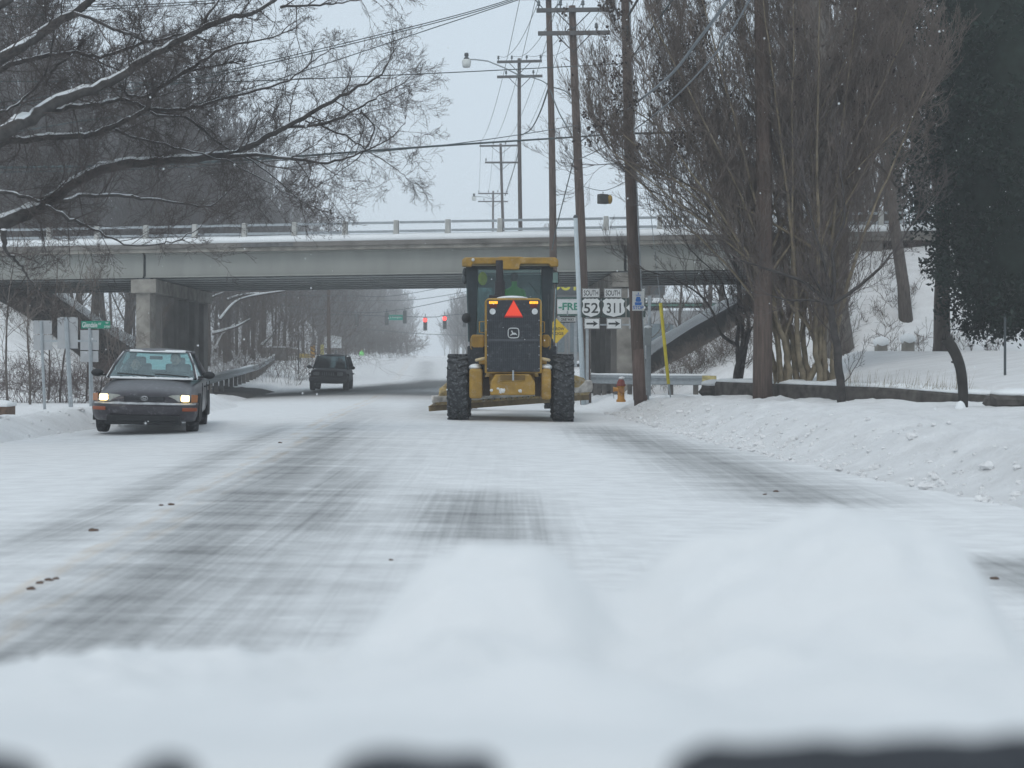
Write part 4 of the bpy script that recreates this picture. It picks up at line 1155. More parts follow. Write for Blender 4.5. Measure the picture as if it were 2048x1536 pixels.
for s in (-1, 1): m.tube([(s * .735 , -.86, .90), (s * .66, -.52, 1.12), (s * .562, -.13, 1.33)], [.03, .022, .015], 6)
m.build('snow_on_pillar', SNOW, sed, smooth=True)
m = MB(); m.tube([(.05, -.98, .93), (-.3, -.90, .95), (-.58, -.84, .965)], .012, 5); m.tube([(.62, -.97, .93), (.3, -.90, .955), (.04, -.85, .965)], .012, 5)
m.build('wiper', PLAST, sed)
SEAT = M('seat_cloth', (.05, .05, .055)); 
for x in (-.34, .34):
    m = MB(); m.box((x, .32, .93), (.44, .12, .42)); m.box((x, .34, 1.18), (.24, .09, .15)); m.build('seat', SEAT, sed, bevel=.04)
m = MB(); m.box((0, -.62, .91), (1.3, .3, .08)); m.build('dashboard', SEAT, sed, bevel=.03)
m = MB(); m.box((0, -.22, 1.24), (.22, .03, .06)); m.build('rear_view_mirror', PLAST, sed, bevel=.01)
m = MB(); m.box((0, 1.2, .95), (1.2, .3, .14)); m.build('rear_seat', SEAT, sed, bevel=.04)
ring(MB(), (0, 0, 0), 1, 1)
mat_s = Matrix.Rotation(R(9), 3, 'Z')
dl = mat_s @ Vector((.34, .12, 0)); person('person in dark clothes driving the sedan, seen through the windscreen', (SX + dl.x, SY + dl.y, sed.location.z + .42), R(5.5), M('dark_coat', (.035, .035, .04)))
dl = mat_s @ Vector((-.34, .14, 0)); person('person in dark clothes in the passenger seat of the sedan', (SX + dl.x, SY + dl.y, sed.location.z + .33), R(5.5), M('dark_coat', (.035, .035, .04)))

# ------------------------------------------------------------------ dark SUV
JX, JY = P(652, 0, 63).x, 65.0
SP = M('suv_paint', (.014, .014, .018), rough=.6, var=.25, vs=4, dust=.03, spec=.2)
sv = thing('car', 'dark boxy off road vehicle without lights coming through the underpass', 'car', loc=(JX, JY, road_z(JX, JY) - .0), rz=R(2.5))
sv.rotation_euler = (0, R(1.5), R(2.5))
m = MB(); m.loft([car_section(*a) for a in [(.66, .42, .84, -2.1, .01, .92), (.78, .34, .92, -2.04, .01, .92), (.84, .32, .95, -1.8, .02, .9), (.86, .3, .98, -.9, .03, .9), (.87, .3, .99, .2, .02, .92), (.87, .3, .99, 1.6, .02, .92), (.84, .34, .98, 1.95, .01, .9)]], close=True)
fixnormals(m.build('body', SP, sv, smooth=True, sub=1))
m = MB(); m.loft([car_section(*a) for a in [(.50, 1.53, 1.56, -.42, .02, .7), (.56, 1.53, 1.60, -.2, .03, .7), (.60, 1.53, 1.62, .8, .03, .7), (.56, 1.52, 1.59, 1.75, .03, .7)]], close=True)
fixnormals(m.build('roof', SP, sv, smooth=True, sub=1))
m = MB()
for s in (-1, 1):
    m.tube([(s * .77, -.92, .98), (s * .63, -.40, 1.54)], .045, 8); m.tube([(s * .80, 1.85, .98), (s * .63, 1.72, 1.54)], .07, 8)
    for y in (.25, 1.1): m.tube([(s * .82, y, .98), (s * .66, y, 1.54)], .05, 6)
    m.tube([(s * .66, -.35, 1.60), (s * .66, 1.5, 1.60)], .02, 6)
m.build('pillar', SP, sv, smooth=True)
SGL = glass('suv_glass', (.42, .48, .5), .95)
panel([(.76, -.94, .98), (-.76, -.94, .98), (-.62, -.41, 1.535), (.62, -.41, 1.535)], 'windscreen', SGL, sv)
panel([(-.76, 1.88, .98), (.76, 1.88, .98), (.6, 1.74, 1.53), (-.6, 1.74, 1.53)], 'rear_window', glass('suv_back', (.8, .9, .9), .9), sv)
for s in (1, -1): panel([(s * .80, -.8, .98), (s * .82, 1.8, .98), (s * .65, 1.7, 1.53), (s * .65, -.36, 1.53)], 'side_window', SGL, sv)
m = MB(); m.box((0, -2.13, .74), (.60, .06, .20)); gr = m.build('grille', SP, sv, bevel=.01)
m = MB()
for i in range(7): m.box((-.24 + i * .08, -2.165, .76), (.035, .012, .14))
m.build('grille_slot', M('slot_grey', (.16, .16, .17)), gr)
m = MB(); m.box((0, -2.17, .50), (1.66, .2, .2)); m.build('bumper', M('suv_bumper', (.05, .05, .055), dust=.08), sv, bevel=.03)
for s in (-1, 1):
    m = MB(); m.box((s * .52, -2.12, .76), (.26, .05, .15)); m.build('headlight', M('unlit_lens', (.14, .15, .15), rough=.3), sv, bevel=.02)
    m = MB(); m.ball((s * .97, -.72, 1.04), (.12, .06, .085), 12, 8); m.box((s * .86, -.72, 1.0), (.14, .05, .04)); m.build('side_mirror', PLAST, sv, smooth=True)
    for y in (-1.32, 1.25): wheel(sv, (s * .74, y, .355), .36, .235, RUBC, M('rim_dirty', (.16, .165, .17)))
    m = MB(); m.box((s * .86, -1.32, .74), (.08, .95, .07)); m.box((s * .86, 1.25, .74), (.08, .95, .07)); m.build('fender_flare', PLAST, sv, bevel=.02)
for x in (-.36, .36):
    m = MB(); m.box((x, .2, 1.08), (.44, .12, .5)); m.box((x, .22, 1.38), (.22, .08, .14)); m.build('seat', SEAT, sv, bevel=.04)
person('person in dark clothes driving the boxy dark vehicle', (JX + .36, JY - .02, sv.location.z + .55), 0, M('dark_coat', (.035, .035, .04)))

# ------------------------------------------------------------------ road grader (faces away from us, +Y)
gr_ = thing('road_grader', 'yellow road grader with angled snow blade driving away, red triangle on its dark grille', 'road grader', loc=(0.0, 28.0, 0.0))
gz0 = road_z(0, 28) - .01; gr_.location.z = gz0
GR = Vector((0, 28.0, gz0))
def Z(zx, zy, d=28.0):      # zoomed reference -> local point
    return P(820 + zx / 4.043, 480 + zy / 4.043, d) - GR
def gbox(z0, z1, d0, dep, name, mat, parent=gr_, bevel=.02):
    a = Z(z0[0], z0[1], d0); b = Z(z1[0], z1[1], d0); m = MB()
    m.box(((a.x + b.x) / 2, a.y + dep / 2, (a.z + b.z) / 2), (abs(b.x - a.x), dep, abs(a.z - b.z)))
    return m.build(name, mat, parent, bevel=bevel)
# tandem wheels, both sides, rear pair plus the pair ahead
for x in (-1.075, 1.02):
    for y in (.45, 1.98):
        wheel(gr_, (x, y, .655), .655, .41, RUB, GYEL, lugs=20, rimr=.52)
for x in (-1.06, 1.0):
    wheel(gr_, (x, 7.7, .655), .655, .38, RUB, GYEL, lugs=20, rimr=.52)
# tandem cases
for a, b in (((478, 1040), (584, 1283)), ((1062, 1040), (1142, 1292))):
    gbox(a, b, 27.75, 3.0, 'tandem_case', GYEL, bevel=.05)
m = MB()
for zx in (525, 1100): 
    q = Z(zx, 1038, 27.9); m.ball((q.x, q.y + .25, q.z + .02), (.13, .35, .07), 14, 8)
m.build('snow_on_case', SNOW, gr_, smooth=True)
gbox((583, 1110), (648, 1260), 28.5, .6, 'axle', M('axle_brown', (.11, .075, .05), dust=.2)); gbox((1012, 1110), (1066, 1265), 28.5, .6, 'axle', M('axle_brown', (.11, .075, .05), dust=.2))
# rear frame / counterweight
a, b = Z(648, 1085, 27.62), Z(1012, 1255, 27.62)
m = MB(); w2 = (b.x - a.x) / 2; xc = (a.x + b.x) / 2
m.polyY([(xc - w2, b.z), (xc - w2, a.z - .16), (xc - w2 + .1, a.z), (xc + w2 - .1, a.z), (xc + w2, a.z - .16), (xc + w2, b.z)], a.y, a.y + .5)
fr = fixnormals(m.build('rear_frame', GYEL, gr_, bevel=.03))
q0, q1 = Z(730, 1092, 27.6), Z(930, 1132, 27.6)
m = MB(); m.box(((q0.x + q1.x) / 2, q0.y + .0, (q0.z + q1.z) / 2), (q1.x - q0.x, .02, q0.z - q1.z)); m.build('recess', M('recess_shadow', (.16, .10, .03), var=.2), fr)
m = MB(); q = Z(834, 1095, 27.58); m.box((q.x, q.y, q.z), (.035, .04, .2)); m.build('tow_pin', GALV, fr)
m = MB()
for zx, zy, r_ in ((745, 1218, .075), (890, 1220, .045), (660, 1215, .035), (712, 1200, .03)):
    m = MB(); q = Z(zx, zy, 27.62); m.ball((q.x, q.y + .005, q.z), (r_, .014, r_ * .75), 11, 7, jit=.28, rng=random.Random(zx)); m.build('stuck_snow', M('stuck_snow', (.6, .6, .58), var=.2, vs=20), fr, smooth=True)
# engine hood
a, b = Z(604, 470, 27.7), Z(1066, 1078, 27.7)
m = MB(); x0, x1, z0, z1 = a.x, b.x, b.z, a.z
m.polyY([(x0, z0), (x0, z1 - .07), (x0 + .03, z1 - .02), (x0 + .08, z1), (x1 - .08, z1), (x1 - .03, z1 - .02), (x1, z1 - .07), (x1, z0)], a.y, a.y + 2.3)
hood = fixnormals(m.build('engine_hood', GYEL, gr_, bevel=.02))
m = MB(); g0, g1 = Z(622, 486, 27.68), Z(1050, 1066, 27.68)
m.box(((g0.x + g1.x) / 2, g0.y, (g0.z + g1.z) / 2), (g1.x - g0.x, .03, g0.z - g1.z)); grl = m.build('rear_grille', GDK, gr_, bevel=.015)
m = MB(); y = g0.y - .018
for i in range(26):
    x = g0.x + .03 + (g1.x - g0.x - .06) * i / 25; m.box((x, y, (g0.z + g1.z) / 2 - .10), (.006, .008, (g0.z - g1.z) * .78))
for i in range(12):
    z = g1.z + .05 + i * .105; m.box(((g0.x + g1.x) / 2, y, z), (g1.x - g0.x - .04, .006, .005))
m.build('grille_mesh', M('mesh_grey', (.06, .065, .075)), grl)
q = Z(836, 810, 27.66); m = MB(); m.box((q.x, q.y, q.z), (g1.x - g0.x - .02, .02, .05)); m.build('grille_seam', M('mesh_grey2', (.07, .075, .085)), grl)
m = MB()
for zx in (628, 1044):
    for zy in (650, 770, 860, 930, 1040):
        q = Z(zx, zy, 27.66); m.ball((q.x, q.y, q.z), .012, 8, 6)
m.build('bolt', GALV, grl)
a1, b1, c1 = Z(838, 480, 27.63), Z(915, 626, 27.63), Z(761, 626, 27.63)
m = MB(); m.polyY([(a1.x, a1.z), (b1.x, b1.z), (c1.x, c1.z)], -.365, -.352); tr_ = fixnormals(m.build('slow_vehicle_triangle', M('triangle_border', (.50, .03, .03), var=.05), gr_))
a1, b1, c1 = Z(838, 492, 27.62), Z(908, 612, 27.62), Z(768, 612, 27.62)
m = MB(); m.polyY([(a1.x, a1.z), (b1.x, b1.z), (c1.x, c1.z)], -.372, -.366); fixnormals(m.build('triangle_face', M('triangle_orange', (.85, .07, .035), var=.06, emit=.22), tr_))
AMB = M('amber_lamp', (1, .36, .03), emit=1.6, var=.3, vs=60)
for zx in (674, 1001):
    l = gbox((zx - 34, 495), (zx + 34, 516), 27.64, .03, 'hazard_lamp', AMB, bevel=.012)
    m = MB()
    for i in range(5): q = Z(zx - 22 + i * 11, 505, 27.635); m.box((q.x, q.y, q.z), (.006, .01, .05))
    m.build('lamp_bar', M('lamp_bar_dark', (.2, .06, .01)), l)
    gbox((zx - 30, 522), (zx + 30, 548), 27.655, .03, 'tail_lamp', M('dull_red', (.12, .015, .015)))
    m = MB(); q = Z(zx + (-6 if zx < 800 else 8), 578, 27.64); m.tube([(q.x, q.y, q.z), (q.x, q.y + .04, q.z)], .058, 18); m.build('reverse_lamp', M('white_lens', (.6, .62, .62), rough=.3), gr_, smooth=False)
for z0_, z1_ in (((628, 960), (732, 970)), ((945, 960), (1042, 970))):
    gbox(z0_, z1_, 27.67, .015, 'red_reflector', M('reflector_red', (.36, .03, .04), var=.25, vs=20), bevel=0)
# badge: leaping deer inside a rounded frame
q = Z(837, 752, 27.655); m = MB(); rr = []
for k in range(28):
    t = 2 * math.pi * k / 28; cxx = abs(math.cos(t)) ** .5 * math.copysign(1, math.cos(t)); czz = abs(math.sin(t)) ** .5 * math.copysign(1, math.sin(t))
    rr.append((q.x + .105 * cxx, q.y, q.z + .095 * czz))
m.tube(rr + [rr[0]], .009, 5, cap=False)
bw = M('badge_white', (.6, .62, .62)); bd = m.build('badge', bw, gr_)
dz = [(-.07, -.045), (-.055, -.03), (-.035, -.02), (-.03, .01), (-.045, .03), (-.05, .05), (-.038, .038), (-.03, .06), (-.022, .035), (-.012, .015), (.0, .005), (.035, .005), (.05, -.01), (.08, -.05), (.05, -.03), (.035, -.03), (.01, -.035), (-.01, -.03), (-.03, -.04), (-.055, -.05)]
m = MB(); m.polyY([(q.x + x, q.z + z) for x, z in dz], q.y - .006, q.y + .004); fixnormals(m.build('deer_mark', bw, bd))
m = MB(); qa, qb = Z(690, 470, 28), Z(965, 470, 28); m.ball(((qa.x + qb.x) / 2, .5, qa.z - .0), ((qb.x - qa.x) / 2, .8, .06), 20, 8); m.build('snow_on_hood', SNOW, gr_, smooth=True)
# side boxes, handrails, tow eyes
for a, b in (((497, 765), (602, 884)), ((1068, 765), (1128, 884))):
    gbox(a, b, 28.3, .9, 'side_box', GYEL, bevel=.035)
for s, xs_ in ((-1, (600, 562)), (1, (1068, 1086))):
    m = MB(); m.tube([Z(xs_[0], 660, 28.2), Z(xs_[1], 662, 28.2), Z(xs_[1], 748, 28.2), Z(xs_[0], 750, 28.2)], .014, 6); m.build('handrail', GYEL, gr_, smooth=True)
    x2 = (500, 492) if s < 0 else (1126, 1134)
    m = MB(); m.tube([Z(x2[0], 780, 28.2), Z(x2[1], 800, 28.2), Z(x2[1], 870, 28.2), Z(x2[0], 884, 28.2)], .014, 6); m.build('handrail', GYEL, gr_, smooth=True)
    q = Z(578 if s < 0 else 1083, 962, 27.9); m = MB(); n = 16
    m.tube([(q.x + .10 * math.cos(2 * math.pi * i / n) * 1.0, q.y + .10 * math.sin(2 * math.pi * i / n), q.z + .045 * math.cos(2 * math.pi * i / n) * s * -.5) for i in range(n + 1)], .03, 8, cap=False)
    m.build('tow_eye', M('snowy_yellow', (.55, .42, .22), dust=.6), gr_, smooth=True)
    q = Z(590 if s < 0 else 1072, 985, 28.1); m = MB(); m.box((q.x, q.y, q.z), (.16, .3, .1)); m.build('bracket', GYEL, gr_, bevel=.02)
    m = MB(); qa = Z(540 if s < 0 else 1110, 940, 28.9); m.box((qa.x, qa.y, qa.z - .1), (.35, 1.2, .62)); m.build('step_frame', GDK, gr_, bevel=.03)
# cab ahead of the engine
CD = 30.3
m = MB()
def cabsec(y, lo, hi): return None
tl, tr2, bl, br_ = Z(452, 212, CD), Z(1160, 212, CD), Z(484, 900, CD), Z(1128, 900, CD)
for (p, q) in ((tl, bl), (tr2, br_)):
    s = -1 if p.x < 0 else 1
    m.add([(p.x, p.y, p.z), (q.x, q.y, q.z), (q.x - s * .13, q.y, q.z), (p.x - s * .26, p.y, p.z),
           (p.x, p.y + .2, p.z), (q.x, q.y + .2, q.z), (q.x - s * .13, q.y + .2, q.z), (p.x - s * .26, p.y + .2, p.z)],
          [(0, 1, 2, 3), (4, 7, 6, 5), (0, 4, 5, 1), (2, 6, 7, 3), (0, 3, 7, 4), (1, 5, 6, 2)])
    m.tube([(p.x - s * .03, p.y + 1.35, p.z), (q.x - s * .03, q.y + 1.35, q.z)], .05, 8)
    m.box((q.x - s * .04, q.y + .75, q.z + .25), (.08, 1.4, .5))
m.box((0, tl.y + .1, bl.z + .12), (1.75, .2, .3)); m.box((0, tl.y + .1, tl.z - .03), (1.75, .2, .07))
cab = fixnormals(m.build('cab', M('cab_frame_dark', (.022, .032, .038), rough=.5, var=.2, dust=.1), gr_, bevel=.015))
ggl = glass('cab_glass', (.55, .66, .66), .93)
def gpan(a, b, d, y2=0.0):
    p, q = Z(a[0], a[1], d), Z(b[0], b[1], d)
    return panel([(p.x, p.y, q.z), (q.x, p.y, q.z), (q.x, p.y, p.z), (p.x, p.y, p.z)], 'window', ggl, gr_)
gpan((548, 215), (1055, 870), CD + .05)
fp = panel([(-.9, 31.7 - 28, 1.45), (.88, 31.7 - 28, 1.45), (.95, 31.65 - 28, 3.1), (-.95, 31.65 - 28, 3.1)], 'front_window', ggl, gr_)
for s in (-1, 1): panel([(s * .93, CD - 28 + .25, 1.6), (s * .93, CD - 28 + 1.3, 1.6), (s * .98, CD - 28 + 1.3, 3.1), (s * .98, CD - 28 + .25, 3.1)], 'side_window', ggl, gr_)
# roof with the deep centre tab
a, b = Z(420, 140, CD - .25), Z(1200, 214, CD - .25)
m = MB(); x0, x1 = a.x, b.x; zt, zb = a.z, b.z
L1, L2 = Z(735, 0, CD - .25).x, Z(885, 0, CD - .25).x; zi = Z(0, 192, CD - .25).z; ztab = Z(0, 238, CD - .25).z
xa, xb = Z(495, 0, CD - .25).x, Z(1135, 0, CD - .25).x; zt0 = Z(0, 134, CD - .25).z
m.polyY([(x0, zb), (x0, zt - .06), (x0 + .06, zt), (xa, zt), (L1 - .1, zt), (L1, zt0), (L2, zt0), (L2 + .1, zt), (xb, zt), (x1 - .06, zt), (x1, zt - .06), (x1, zb), (xb, zb), (xb - .03, zi), (L2 + .02, zi), (L2 - .01, ztab), (L1 + .01, ztab), (L1 - .02, zi), (xa + .03, zi), (xa, zb)], a.y, a.y + .25)
fixnormals(m.build('roof', GYEL, gr_, bevel=.02))
m = MB(); m.box(((x0 + x1) / 2, a.y + .25 + .85, (zt + zi) / 2 + .02), (x1 - x0 - .06, 1.7, zt - zi - .04)); m.build('roof_panel', GYEL, gr_, bevel=.05)
q = Z(510, 160, CD - .27); m = MB(); m.ball((q.x, q.y, q.z), .035, 8, 6); m.build('roof_light', M('white_lens', (.6, .62, .62)), gr_)
# exhaust stack
p, q = Z(722, 165, 29.3), Z(726, 462, 29.3); m = MB(); m.tube([(q.x, q.y, q.z - .1), (q.x, q.y, (p.z + q.z) / 2 - .05)], .105, 16); m.tube([(q.x, q.y, (p.z + q.z) / 2 - .1), (p.x, p.y, p.z)], .075, 16)
m.box((q.x - .05, q.y, q.z + .0), (.34, .25, .07)); m.build('exhaust_stack', M('stack_black', (.03, .028, .032), rough=.7), gr_, smooth=False, bevel=.01)
# mirrors and lamps on the cab sides
q = Z(1172, 305, CD + .3); m = MB(); m.box((q.x, q.y, q.z), (.17, .06, .27)); mm = m.build('side_mirror', PLAST, gr_, bevel=.03)
m = MB(); m.box((q.x, q.y - .035, q.z), (.13, .01, .22)); m.build('mirror_glass', M('mirror_green', (.2, .28, .25), rough=.1, metal=.6, var=.2, vs=9), mm)
m = MB(); m.tube([Z(1140, 240, CD + .3), Z(1172, 250, CD + .3), Z(1172, 280, CD + .3)], .015, 6); m.tube([Z(1118, 440, CD), Z(1120, 640, CD)], .02, 6); m.tube([Z(1150, 400, CD), Z(1132, 880, CD)], .035, 6); m.build('mirror_arm', STEELD, gr_)
for zx, zy in ((446, 262), (442, 320)):
    q = Z(zx, zy, CD + .1); m = MB(); m.ball((q.x, q.y, q.z), (.06, .08, .1), 10, 8); m.build('work_lamp', STEELD, gr_, smooth=True)
q = Z(455, 632, CD); m = MB(); m.ball((q.x, q.y, q.z), (.10, .08, .11), 12, 8); m.build('side_mirror', PLAST, gr_, smooth=True)
q = Z(588, 312, CD + .8); m = MB(); m.ball((q.x, q.y, q.z), (.10, .06, .15), 12, 8); m.build('warning_lamp', M('yellow_green_lamp', (.55, .58, .03), emit=.15), gr_, smooth=True)
m = MB(); m.tube([Z(605, 370, CD + 1.3), Z(690, 310, CD + 1.3)], .012, 5); m.tube([Z(960, 340, CD + 1.3), Z(1040, 440, CD + 1.3)], .012, 5); m.build('wiper_arm', STEELD, gr_)
# operator seat and console
m = MB(); m.box((.05, 3.15, 2.15), (.5, .5, .12)); m.box((.05, 2.9, 2.25), (.42, .1, .25)); m.box((.05, 3.15, 1.8), (.2, .2, .6)); m.build('seat', SEAT, gr_, bevel=.04)
m = MB(); m.box((0, 3.85, 1.9), (.35, .2, .7)); m.build('console', SEAT, gr_, bevel=.04)
# main frame, circle and moldboard
m = MB(); m.tube([(0, 3.8, 1.3), (0, 5.2, 1.75), (0, 7.1, 1.55), (0, 7.7, 1.2)], .16, 8); m.box((0, 7.7, .72), (1.9, .3, .3)); m.box((0, 1.5, .9), (.9, 3.0, .35)); m.build('main_frame', GYEL, gr_, bevel=.03)
m = MB(); m.latheZ((0, 4.3, .80), [(.55, 0), (.68, .0), (.68, .1), (.55, .1), (.55, 0)], 28); m.tube([(-.4, 4.3, .85), (0, 6.8, 1.0)], .06, 6); m.tube([(.4, 4.3, .85), (0, 6.8, 1.0)], .06, 6); m.build('blade_circle', GYEL, gr_)
A_ = Z(150, 1352, 31.0); B_ = Z(1440, 1262, 34.2)
A_.z = max(A_.z, .12); m = MB(); secs = []
dirv = (B_ - A_).normalized(); back = Vector((dirv.y, -dirv.x, 0)).normalized()     # towards the camera
prof = [(.0, 0), (.10, .10), (.15, .24), (.13, .38), (.04, .52), (.01, .52), (.10, .38), (.115, .24), (.07, .10), (-.03, 0)]
for i in range(25):
    p = A_.lerp(B_, i / 24); ka = max(0, 1 - i / 3) * .55; kb = max(0, 1 - (24 - i) / 3) * .35
    secs.append([p + back * o_ + dirv * (z * (ka - kb)) + Vector((0, 0, z * (1 - .25 * max(0, 1 - i / 2) - .15 * max(0, 1 - (24 - i) / 2)))) for o_, z in prof])
m.loft(secs, close=True); bl_ = fixnormals(m.build('blade', M('blade_yellow', (.34, .24, .08), rough=.6, var=.4, vs=5, dust=.6), gr_))
m = MB(); p = A_; m.box((A_ + B_) / 2 + back * .02 + Vector((0, 0, -.03)), ((B_ - A_).length, .03, .12), rot=Matrix.Rotation(math.atan2(dirv.y, dirv.x), 3, 'Z') @ Matrix.Rotation(-math.asin(dirv.z), 3, 'Y')); m.build('cutting_edge', M('worn_steel', (.20, .15, .08), var=.3), bl_)
m = MB(); secs = []
for i in range(121):
    k = i / 120; p = A_.lerp(B_, k); e = max(sstep(.22, .0, k) * .12 + sstep(.85, 1, k) * .8, .2)
    h0 = .20 + .22 * e * (nz(k, 1, 0, 9) + .9); th = .012 + .03 * e * max(0, nz(k, 3, 0, 17) + .4)
    secs.append([p + back * (.10 + .02) + Vector((0, 0, .10)), p + back * (.12 + th) + Vector((0, 0, .12)), p + back * (.15 + th) + Vector((0, 0, .22)), p + back * (.13 + th * .6) + Vector((0, 0, max(.24, h0))), p + back * .10 + Vector((0, 0, max(.25, h0 + .02)))])
m.loft(secs, close=True); fixnormals(m.build('packed_snow', M('dirty_snow', (.55, .53, .50), var=.35, vs=7, bump=.6, bs=20), bl_, smooth=True))

m = MB()
for i in range(14):
    p = A_.lerp(B_, .3 + i * .035) + back * .12 + Vector((0, 0, .09)); m.ball(p, .016, 6, 4)
m.build('bolt', STEELD, bl_)
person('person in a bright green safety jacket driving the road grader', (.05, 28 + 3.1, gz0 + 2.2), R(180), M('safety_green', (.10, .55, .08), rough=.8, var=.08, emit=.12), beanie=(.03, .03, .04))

# far pedestrian in a lime coat
zz = .80
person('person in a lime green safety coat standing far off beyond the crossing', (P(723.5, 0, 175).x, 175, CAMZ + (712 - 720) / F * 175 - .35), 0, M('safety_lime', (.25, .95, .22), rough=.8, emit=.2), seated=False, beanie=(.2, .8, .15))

# ------------------------------------------------------------------ the car we look out of: hood, cowl, wipers
own = thing('car', 'snow buried hood and dark cowl of the car the view is taken from', 'car', loc=(0, 0, 0))
OP = M('own_paint', (.03, .035, .05), rough=.3, spec=.5)
m = MB(); secs = []
for y, z, w_ in ((.78, .90, .72), (1.2, .86, .74), (1.7, .79, .74), (2.05, .70, .70), (2.2, .60, .66), (2.25, .4, .66), (2.2, .25, .66)):
    secs.append([Vector((x * w_ + .12, y, z + .03 * (1 - x * x))) for x in (-1, -.8, -.4, 0, .4, .8, 1)] + [Vector((w_ + .12, y, z - .08)), Vector((-w_ + .12, y, z - .08))])
m.loft(secs, close=True); fixnormals(m.build('hood', OP, own, smooth=True))
m = MB()
for s in (-1, 1):
    m = MB(); m.box((.12 + s * .80, 1.40, .48), (.12, 1.5, .5)); m.build('fender', OP, own, bevel=.06)
for s in (-1, 1): wheel(own, (.12 + s * .72, 1.3, .31), .31, .2, RUBC, GALV)
def blk(px0, px1, pya, pyb, y, name='cowl_vent', taper=70):
    m = MB(); secs = []
    for k in range(13):
        f = k / 12; px = px0 + (px1 - px0) * f; e = max(0, 1 - f * (px1 - px0) / taper) ** 2 + (max(0, 1 - (1 - f) * (px1 - px0) / taper) ** 2 if px1 < 1100 else 0)
        q = P(px, pya + (pyb - pya) * f + 28 * e + 5 * math.sin(px * .03), y)
        secs.append([(q.x, y, q.z), (q.x, y, q.z - .05), (q.x, y - .06, q.z - .05), (q.x, y - .06, q.z - .006)])
    m.loft(secs, close=True)
    return fixnormals(m.build(name, M('cowl_black', (.018, .02, .026), rough=.5, var=.3), own, bevel=.004))
blk(1335, 2250, 1484, 1456, .66)
blk(670, 1005, 1496, 1498, .65)
blk(-160, 90, 1496, 1502, .64, 'wiper_arm')
blk(260, 400, 1510, 1506, .64, 'wiper_arm')
# snow heaped on the hood (height field in real space)
_rl = random.Random(21)
LUMPS = [(_rl.uniform(-.12, .62), _rl.uniform(1.05, 1.75), _rl.uniform(.006, .022), _rl.uniform(.04, .11)) for _ in range(26)] + [(_rl.uniform(-.6, .0), _rl.uniform(1.3, 1.9), _rl.uniform(.006, .016), _rl.uniform(.04, .10)) for _ in range(18)]
RIDGE = [(-200, 1308), (0, 1310), (350, 1312), (430, 1330), (640, 1335), (705, 1270), (770, 1195), (880, 1112), (1000, 1096), (1100, 1096), (1165, 1140), (1210, 1195), (1255, 1190), (1340, 1110), (1450, 1055), (1580, 1008), (1690, 985), (1760, 990), (1860, 1022), (1925, 1070), (1965, 1150), (1985, 1260), (2020, 1318), (2120, 1322), (2300, 1330)]
def ridge(px): return sum(interp(px + k, RIDGE) for k in (-60, -35, -12, 12, 35, 60)) / 6
def hood_snow_z(x, y):
    base = interp(y, [(.58, .955), (.65, 1.02), (.70, 1.052), (.74, 1.047), (.8, 1.032), (1.2, .951), (1.85, .853), (2.05, .82), (2.2, .70), (2.3, .55)])
    yr = 1.72 + .08 * math.sin(x * 5)
    ym = yr if y > yr else .45 * yr + .55 * max(y, 1.0)
    px = 1024 + x / ym * F; zr = CAMZ + (712 - ridge(px)) / F * yr
    zb = interp(yr, [(1.2, .951), (1.85, .853)])
    amp = max(0, zr - zb)
    amp = max(0, amp - .022)
    z = base + amp * math.exp(-((y - yr) / (.20 + amp * .8 if y < yr else .13)) ** 2)
    for lx, ly, la, lr in LUMPS:
        q = ((x - lx) ** 2 + (y - ly) ** 2) / (lr * lr)
        if q < 6: z += la * math.exp(-q)
    z += (.020 * nz(x, y, 0, 4.5) + .014 * nz(x, y, 1, 10) + .011 * nz(x, y, 4, 24) + .007 * nz(x, y, 6, 45)) * (.25 + .75 * sstep(.9, 1.5, y))
    if y < .72:     # thin patchy edge by the cowl
        z -= .02 * sstep(.70, .62, y) * (0) + .0
    edge = sstep(.86, .72, abs(x - .12)) ; 
    return z * edge + (.62) * (1 - edge)
hy = [.60 + .0 + i * .012 for i in range(145)]
hx = [-.80 + .0125 * i for i in range(148)]
hs = grid_mesh('snow_mound', lambda y: hx, hy, hood_snow_z, SNOWHOOD)
tag(hs, 'thick lumpy snow heaped on the hood in the foreground', 'snow')
# solid underside so the mound has thickness
import bmesh as _b
bm = _b.new(); bm.from_mesh(hs.data)
ed = [e for e in bm.edges if e.is_boundary]
r_ = _b.ops.extrude_edge_only(bm, edges=ed)
for v in [q for q in r_['geom'] if isinstance(q, _b.types.BMVert)]: v.co.z = .60 if v.co.y > .65 else .9
bm.to_mesh(hs.data); bm.free()
